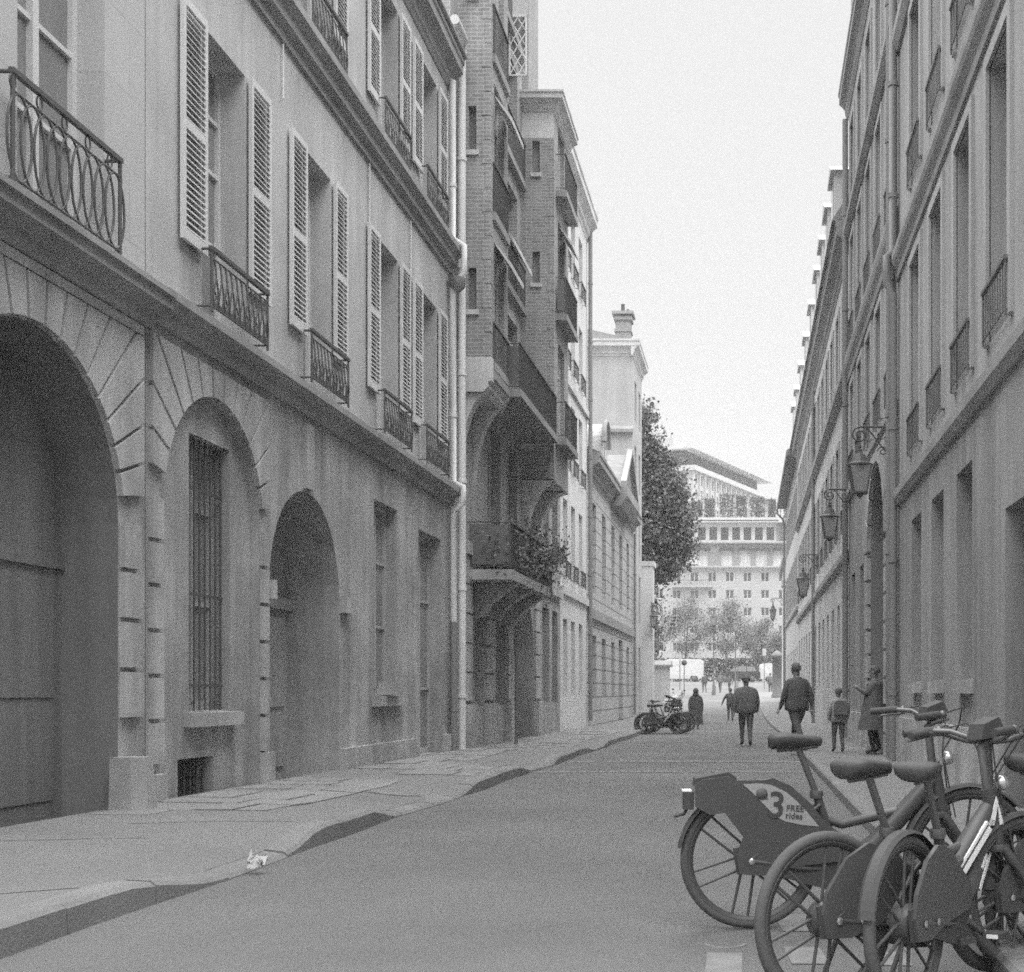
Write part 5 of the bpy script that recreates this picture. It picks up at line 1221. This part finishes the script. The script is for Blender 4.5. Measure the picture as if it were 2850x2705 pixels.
vehicle('dark_car', 'dark estate car broadside at the street end with a bright roof edge', 'car', (1.15, 131, g(131)), PI, 4.48, 1.8, suv, [[(.42, 1.1), (.62, 1.55), (1.35, 1.58), (1.35, 1.1)], [(1.45, 1.1), (1.45, 1.58), (2.2, 1.58), (2.55, 1.48), (3.1, 1.1)]], 'dark_paint', (.83, 3.58))

# ------------------------------------------------------------------ PEOPLE
def skin_mesh(pts, edges, radii, root=0, sub=1):
    me = bpy.data.meshes.new('body'); me.from_pydata(pts, edges, []); ob = bpy.data.objects.new('body', me); COL.objects.link(ob)
    ob.modifiers.new('s', 'SKIN')
    for i, q in enumerate(me.skin_vertices[0].data):
        q.radius = radii[i] if isinstance(radii[i], tuple) else (radii[i], radii[i]); q.use_root = i == root
    ss = ob.modifiers.new('u', 'SUBSURF'); ss.levels = sub; ss.render_levels = sub
    bpy.context.view_layer.update()
    m2 = bpy.data.meshes.new_from_object(ob.evaluated_get(bpy.context.evaluated_depsgraph_get()))
    m = MB(); m.add([v.co.copy() for v in m2.vertices], [tuple(p.vertices) for p in m2.polygons], True)
    bpy.data.objects.remove(ob); bpy.data.meshes.remove(me); bpy.data.meshes.remove(m2); return m
def person(label, base, H, heading, lfoot=.12, rfoot=-.12, larm=(-.1, .0), rarm=(.1, .0), top='cloth_dk', legs='trousers', bulk=1., coat=None, hair='hair', hood=False, bag=None, head_turn=(0, 0), lhand=None, rhand=None, hat=False, group=None):
    """heading: facing direction; +y local is forward. feet offsets are forward distances (in body heights)"""
    base = Vector(base); r = thing('person', base, label, 'person', group)
    X = Matrix.Translation(base) @ Matrix.Rotation(heading, 4, 'Z') @ Matrix.Scale(H, 4)
    def leg(sx, f):
        fy = f; lift = .0 if f >= 0 else .012
        kn = (sx * .052, .5 * fy + (.035 if f > -.05 else .03), .285); an = (sx * .052, fy - .015, .045 + lift)
        return kn, an, (sx * .062, fy + .075, .02)
    P, E, Rr = [], [], []
    def ad(p, rad, link=None):
        P.append(tuple(p)); Rr.append(rad); i = len(P) - 1
        if link is not None: E.append((link, i))
        return i
    pel = ad((0, 0, .53), (.083 * bulk, .066 * bulk)); sp = ad((0, .0, .62), (.078 * bulk, .062 * bulk), pel); chs = ad((0, .0, .72), (.092 * bulk, .07 * bulk), sp)
    up = ad((0, -.002, .79), (.078, .056), chs); nk = ad((0, .004, .845), .032, up)
    tx, ty = head_turn
    h0 = ad((tx * .3, .012 + ty * .3, .885), (.042, .047), nk); h1 = ad((tx, .014 + ty, .935), (.049, .056), h0); h2 = ad((tx, .012 + ty, .975), (.036, .042), h1)
    hands = []
    for sx, arm, hd in ((-1, larm, lhand), (1, rarm, rhand)):
        sh = ad((sx * .105 * (.6 + .4 * bulk), -.002, .795), .042 * bulk ** .5, up)
        if hd: el, wr = hd
        else: el = (sx * (.135 + .02 * bulk), arm[0] * .45 - .015, .635); wr = (sx * (.14 + .02 * bulk), arm[0] + .02, .49 + arm[1])
        e = ad(el, .034 * bulk ** .5, sh); w = ad(wr, .022, e)
        d = (Vector(wr) - Vector(el)).normalized(); hp = Vector(wr) + d * .045; hi = ad(hp, (.019, .013), w); hands.append((Vector(wr), hp, d, sx))
    for sx, f in ((-1, lfoot), (1, rfoot)):
        kn, an, toe = leg(sx, f); hpv = ad((sx * .052, .0, .48), .062 * bulk ** .5, pel); k = ad(kn, .042, hpv); a = ad(an, .028, k); ad(toe, (.024, .018), a)
    m = skin_mesh(P, E, Rr)
    def zone(c):
        if any((c - (wr + d * .03)).length < .058 and (c - wr).dot(d) > -.002 for wr, hp, d, sx in hands): return 0
        if c.z > .845: return 0
        if c.z > .47 and abs(c.x) < .4: return 1 if (c.z > .505 or abs(c.x) > .115) else 2
        return 2 if c.z > .05 else 3
    m.mi = [zone(sum((m.v[i] for i in f), Vector()) / len(f)) for f in m.f]
    for wr, hp, d, sx in hands:                     # five fingers rooted in the palm
        side = Vector((0, 1, 0)) - d * d.y; side = side.normalized() if side.length > .1 else Vector((1, 0, 0)); nrm = d.cross(side)
        for k, ln in ((-1.5, .034), (-.5, .043), (.5, .046), (1.5, .041)):
            p0 = hp + side * k * .0085 + d * .008; m.tube([p0, p0 + d * ln * .5 + nrm * .003 * sx, p0 + d * ln + nrm * .012 * sx], [.0052, .0048, .0038], 5)
        p0 = hp - d * .012 + side * .016; m.tube([p0, p0 + side * .016 + d * .014, p0 + side * .018 + d * .034], [.006, .0055, .0042], 5)
    hc = Vector(P[h1])
    m.tube([hc + Vector((0, .045, .012)), hc + Vector((0, .066, -.012)), hc + Vector((0, .05, -.018))], [.006, .010, .006], 6)       # nose
    for sx in (-1, 1):
        m.ball(hc + Vector((sx * .051, .0, -.004)), (.007, .013, .018), 8, 5)
        m.ball(hc + Vector((sx * .02, .049, .010)), (.008, .005, .005), 6, 4, mi=3)
    m.tube([hc + Vector((-.018, .048, -.036)), hc + Vector((0, .053, -.037)), hc + Vector((.018, .048, -.036))], .004, 5, mi=3)
    m.xf(X).build('body', ['skin', top, legs, 'bike_plastic'], r)
    # hair or hood
    m = MB(); hb = hc + Vector((0, -.008, .012)); n = 14
    rr = Vector((.056, .063, .062)) * (1.25 if hood else 1.04)
    vs = []
    for i in range(9):
        a = PI * .62 * i / 8
        for j in range(n):
            b = 2 * PI * j / n; k = 1 + RND.uniform(-.03, .03); cut = 1.
            if sin(b) > .2 and i > 4 and not hood: cut = .82
            vs.append(hb + Vector((rr.x * sin(a) * cos(b) * k * cut, rr.y * sin(a) * sin(b) * k * cut, rr.z * cos(a) * k)))
    m.add(vs, [(i * n + j, i * n + (j + 1) % n, (i + 1) * n + (j + 1) % n, (i + 1) * n + j) for i in range(8) for j in range(n)], True)
    if hood: m.tube([hb + Vector((0, -.02, -.03)), hb + Vector((0, -.01, -.10))], [.06, .085], 12)
    if hat: m.lathe([(.075, -.004), (.078, .0), (.06, .008), (.058, .04), (.03, .052), (.0, .054)], hb + Vector((0, .008, .018)), 'z', 14)
    m.xf(X).build('hood' if hood else 'hair', top if hood else hair, r)
    if coat:                                        # a flared coat from shoulders to hem
        z_hem, flare = coat; m = MB(); n = 20; rings = []
        for k in range(9):
            q = k / 8; z = .80 + (z_hem - .80) * q; wx = (.125 + flare * q) * bulk ** .5; wy = (.072 + flare * .8 * q) * bulk ** .5
            rings.append([Vector((wx * cos(b) * (1 + .04 * sin(5 * b) * q), wy * sin(b) * (1 + .05 * sin(4 * b + 1) * q), z)) for b in [2 * PI * j / n for j in range(n)]])
        m.add([p for q in rings for p in q], [(i * n + j, i * n + (j + 1) % n, (i + 1) * n + (j + 1) % n, (i + 1) * n + j) for i in range(8) for j in range(n)], True)
        m.add(rings[-1], (tuple(range(n)),)); m.xf(X).build('coat', top, r)
    else:
        m = MB(); n = 18; rings = []                # jacket hem
        for z, wx, wy in ((.80, .10, .055), (.73, .115, .078), (.64, .105, .078), (.55, .108, .085), (.49, .112, .088), (.475, .10, .08)):
            rings.append([Vector((wx * bulk * cos(b), wy * bulk * sin(b), z + .006 * sin(3 * b))) for b in [2 * PI * j / n for j in range(n)]])
        m.add([p for q in rings for p in q], [(i * n + j, i * n + (j + 1) % n, (i + 1) * n + (j + 1) % n, (i + 1) * n + j) for i in range(5) for j in range(n)], True)
        m.add(rings[-1], (tuple(range(n)),)); m.xf(X).build('jacket', top, r)
    return r
def carry_bag(label, c, s, mat, strap_to=None):
    c = Vector(c); r = thing('bag', c, label, 'bag'); m = MB()
    m.prism([c + Vector((x * s, -.06 * s / .3, z * s)) for x, z in ((-.5, 0), (.5, 0), (.45, .9), (.3, 1.0), (-.3, 1.0), (-.45, .9))], [c + Vector((x * s, .06 * s / .3, z * s)) for x, z in ((-.5, 0), (.5, 0), (.45, .9), (.3, 1.0), (-.3, 1.0), (-.45, .9))]); m.build('bag_body', mat, r)
    if strap_to is not None:
        m = MB(); t = Vector(strap_to); m.tube([c + Vector((-.3 * s, 0, s)), t, c + Vector((.3 * s, 0, s))], .012, 6); m.build('strap', mat, r)
    return r
gp = lambda x, y, up=0: (x, y, g(y) + up)
person('broad person in a dark jacket and cap walking away along the middle of the road', gp(-.07, 31), 1.68, .06, .10, -.11, larm=(-.08, .02), rarm=(.08, .03), top='cloth_mid', legs='trousers', bulk=1.5, hair='hair_grey', hat=True)
person('tall person dressed in black stepping along the right kerb, legs mid-stride', gp(.97, 26.2, .03), 1.82, .55, -.24, .17, larm=(.06, .03), rarm=(-.06, .03), top='cloth_dk', legs='cloth_dk', bulk=1.32, head_turn=(.0, .015))
person('child in a pale jacket with a rucksack on the right pavement', gp(1.70, 24.6, .12), 1.22, .2, .08, -.06, larm=(-.05, .05), rarm=(.05, .05), top='cloth_lt', legs='trousers', bulk=1.25)
carry_bag('small grey rucksack on the back of the child in the pale jacket', (1.73, 24.43, g(24.6) + .12 + .72), .26, 'cloth_mid')
person('dark bundled figure standing in the portal with both hands raised to a pale phone', (2.30, 23.6, g(23.6) + .13), 1.60, 1.35, .03, -.03, top='cloth_dk', legs='cloth_dk', bulk=1.8, coat=(.28, .09), lhand=((-.17, .06, .68), (-.05, .20, .76)), rhand=((.17, .06, .68), (.05, .20, .76)))
m = MB(); m.box(-.02, .02, -.006, .006, -.07, .07); m.xf(Matrix.Translation((1.93, 23.66, g(23.6) + .13 + 1.235)) @ Matrix.Rotation(1.35, 4, 'Z') @ Matrix.Rotation(.4, 4, 'X')); tag(m.build('phone', 'sign_white', origin=(1.93, 23.66, 1.3)), 'pale phone held up by the bundled figure in the portal', 'phone')
person('person in a long black hooded coat walking alone down the left half of the road', gp(-1.93, 47), 1.47, PI, .09, -.08, top='cloth_dk', legs='cloth_dk', bulk=1.2, coat=(.12, .045), hood=True)
person('person in dark clothes half hidden behind the broad walker, arm held out', gp(-.86, 60), 1.52, .1, .1, -.1, top='cloth_dk', legs='trousers', bulk=1.15, lhand=((-.2, .03, .66), (-.25, .06, .52)))
person('far walker in a dark jacket near the van, leftmost of the far group', gp(-3.85, 112), 1.70, .3, .1, -.12, top='cloth_dk', legs='trousers', bulk=1.1, group='far walkers at the street end')
person('far walker in dark clothes at the middle of the far group', gp(-2.45, 111), 1.78, 2.8, .12, -.1, top='cloth_mid', legs='trousers', bulk=1.1, group='far walkers at the street end')
person('smaller far walker right of the dark-clothed pair', gp(-1.70, 113), 1.50, 2.6, .1, -.1, top='cloth_dk', legs='cloth_dk', group='far walkers at the street end')
person('far walker alone on the right pavement near the street end', gp(1.82, 110), 1.70, .0, .09, -.1, top='cloth_mid', legs='cloth_dk', bulk=1.15, group='far walkers at the street end')
# ------------------------------------------------------------------ LIGHT, SKY, CAMERA
W = bpy.data.worlds.new('World'); SC.world = W; W.use_nodes = True
nt = W.node_tree; N = nt.nodes; Lk = nt.links; bg = N['Background']
EL, RO = math.radians(55), math.radians(125)
sky = N.new('ShaderNodeTexSky'); sky.sky_type = 'NISHITA'; sky.sun_disc = False; sky.sun_elevation = EL; sky.sun_rotation = RO; sky.dust_density = 5.; sky.air_density = 1.5
bw = N.new('ShaderNodeRGBToBW'); Lk.new(sky.outputs[0], bw.inputs[0])
tc = N.new('ShaderNodeTexCoord'); sx = N.new('ShaderNodeSeparateXYZ'); Lk.new(tc.outputs['Generated'], sx.inputs[0])
ramp = N.new('ShaderNodeMapRange'); ramp.interpolation_type = 'SMOOTHSTEP'
Lk.new(sx.outputs[2], ramp.inputs[0])
for k, v in zip((1, 2, 3, 4), (.48, .85, SKY_LOW / SKY_STR, SKY_HIGH / SKY_STR)): ramp.inputs[k].default_value = v     # overcast: brighter overhead
nz = N.new('ShaderNodeTexNoise'); nz.inputs['Scale'].default_value = 2.2; nz.inputs['Detail'].default_value = 4; Lk.new(tc.outputs['Generated'], nz.inputs['Vector'])
def mth(op, a, b):
    n = N.new('ShaderNodeMath'); n.operation = op
    for i, q in enumerate((a, b)):
        if isinstance(q, (int, float)): n.inputs[i].default_value = q
        else: Lk.new(q, n.inputs[i])
    return n.outputs[0]
cl = mth('ADD', mth('MULTIPLY', mth('SUBTRACT', nz.outputs['Fac'], .5), .05), 1.)
tot = mth('MULTIPLY', mth('ADD', mth('MULTIPLY', bw.outputs[0], .08), ramp.outputs[0]), cl)
Lk.new(tot, bg.inputs['Color']); bg.inputs['Strength'].default_value = SKY_STR
sun = bpy.data.lights.new('sun', 'SUN'); sun.energy = SUN_E; sun.angle = math.radians(40); sun.color = (1, 1, 1)
so = bpy.data.objects.new('sun', sun); COL.objects.link(so); so.location = (0, 0, 40)
d = Vector((sin(RO) * cos(EL), cos(RO) * cos(EL), sin(EL))); so.rotation_euler = d.to_track_quat('Z', 'Y').to_euler()
cam = bpy.data.cameras.new('camera'); co = bpy.data.objects.new('camera', cam); COL.objects.link(co)
co.location = (0, 0, HEYE); co.rotation_euler = (PI / 2, 0, 0)
cam.sensor_fit = 'HORIZONTAL'; cam.sensor_width = 36.; cam.lens = FD / 1977 * 36
cam.shift_x = -(1446 - 988.5) / 1977; cam.shift_y = (1335 - 938) / 1977
cam.clip_start = .1; cam.clip_end = 3000
SC.camera = co
SC.view_settings.view_transform = 'Standard'; SC.view_settings.look = 'None'; SC.view_settings.exposure = EXPO; SC.view_settings.gamma = 1
SC.cycles.max_bounces = 8; SC.cycles.volume_bounces = 1; SC.cycles.diffuse_bounces = 6; SC.cycles.filter_width = 1.7
SC.cycles.use_denoising = False; SC.cycles.sampling_pattern = 'BLUE_NOISE'; SC.cycles.use_adaptive_sampling = False
for o in bpy.data.objects:
    if 'o' in o: del o['o']
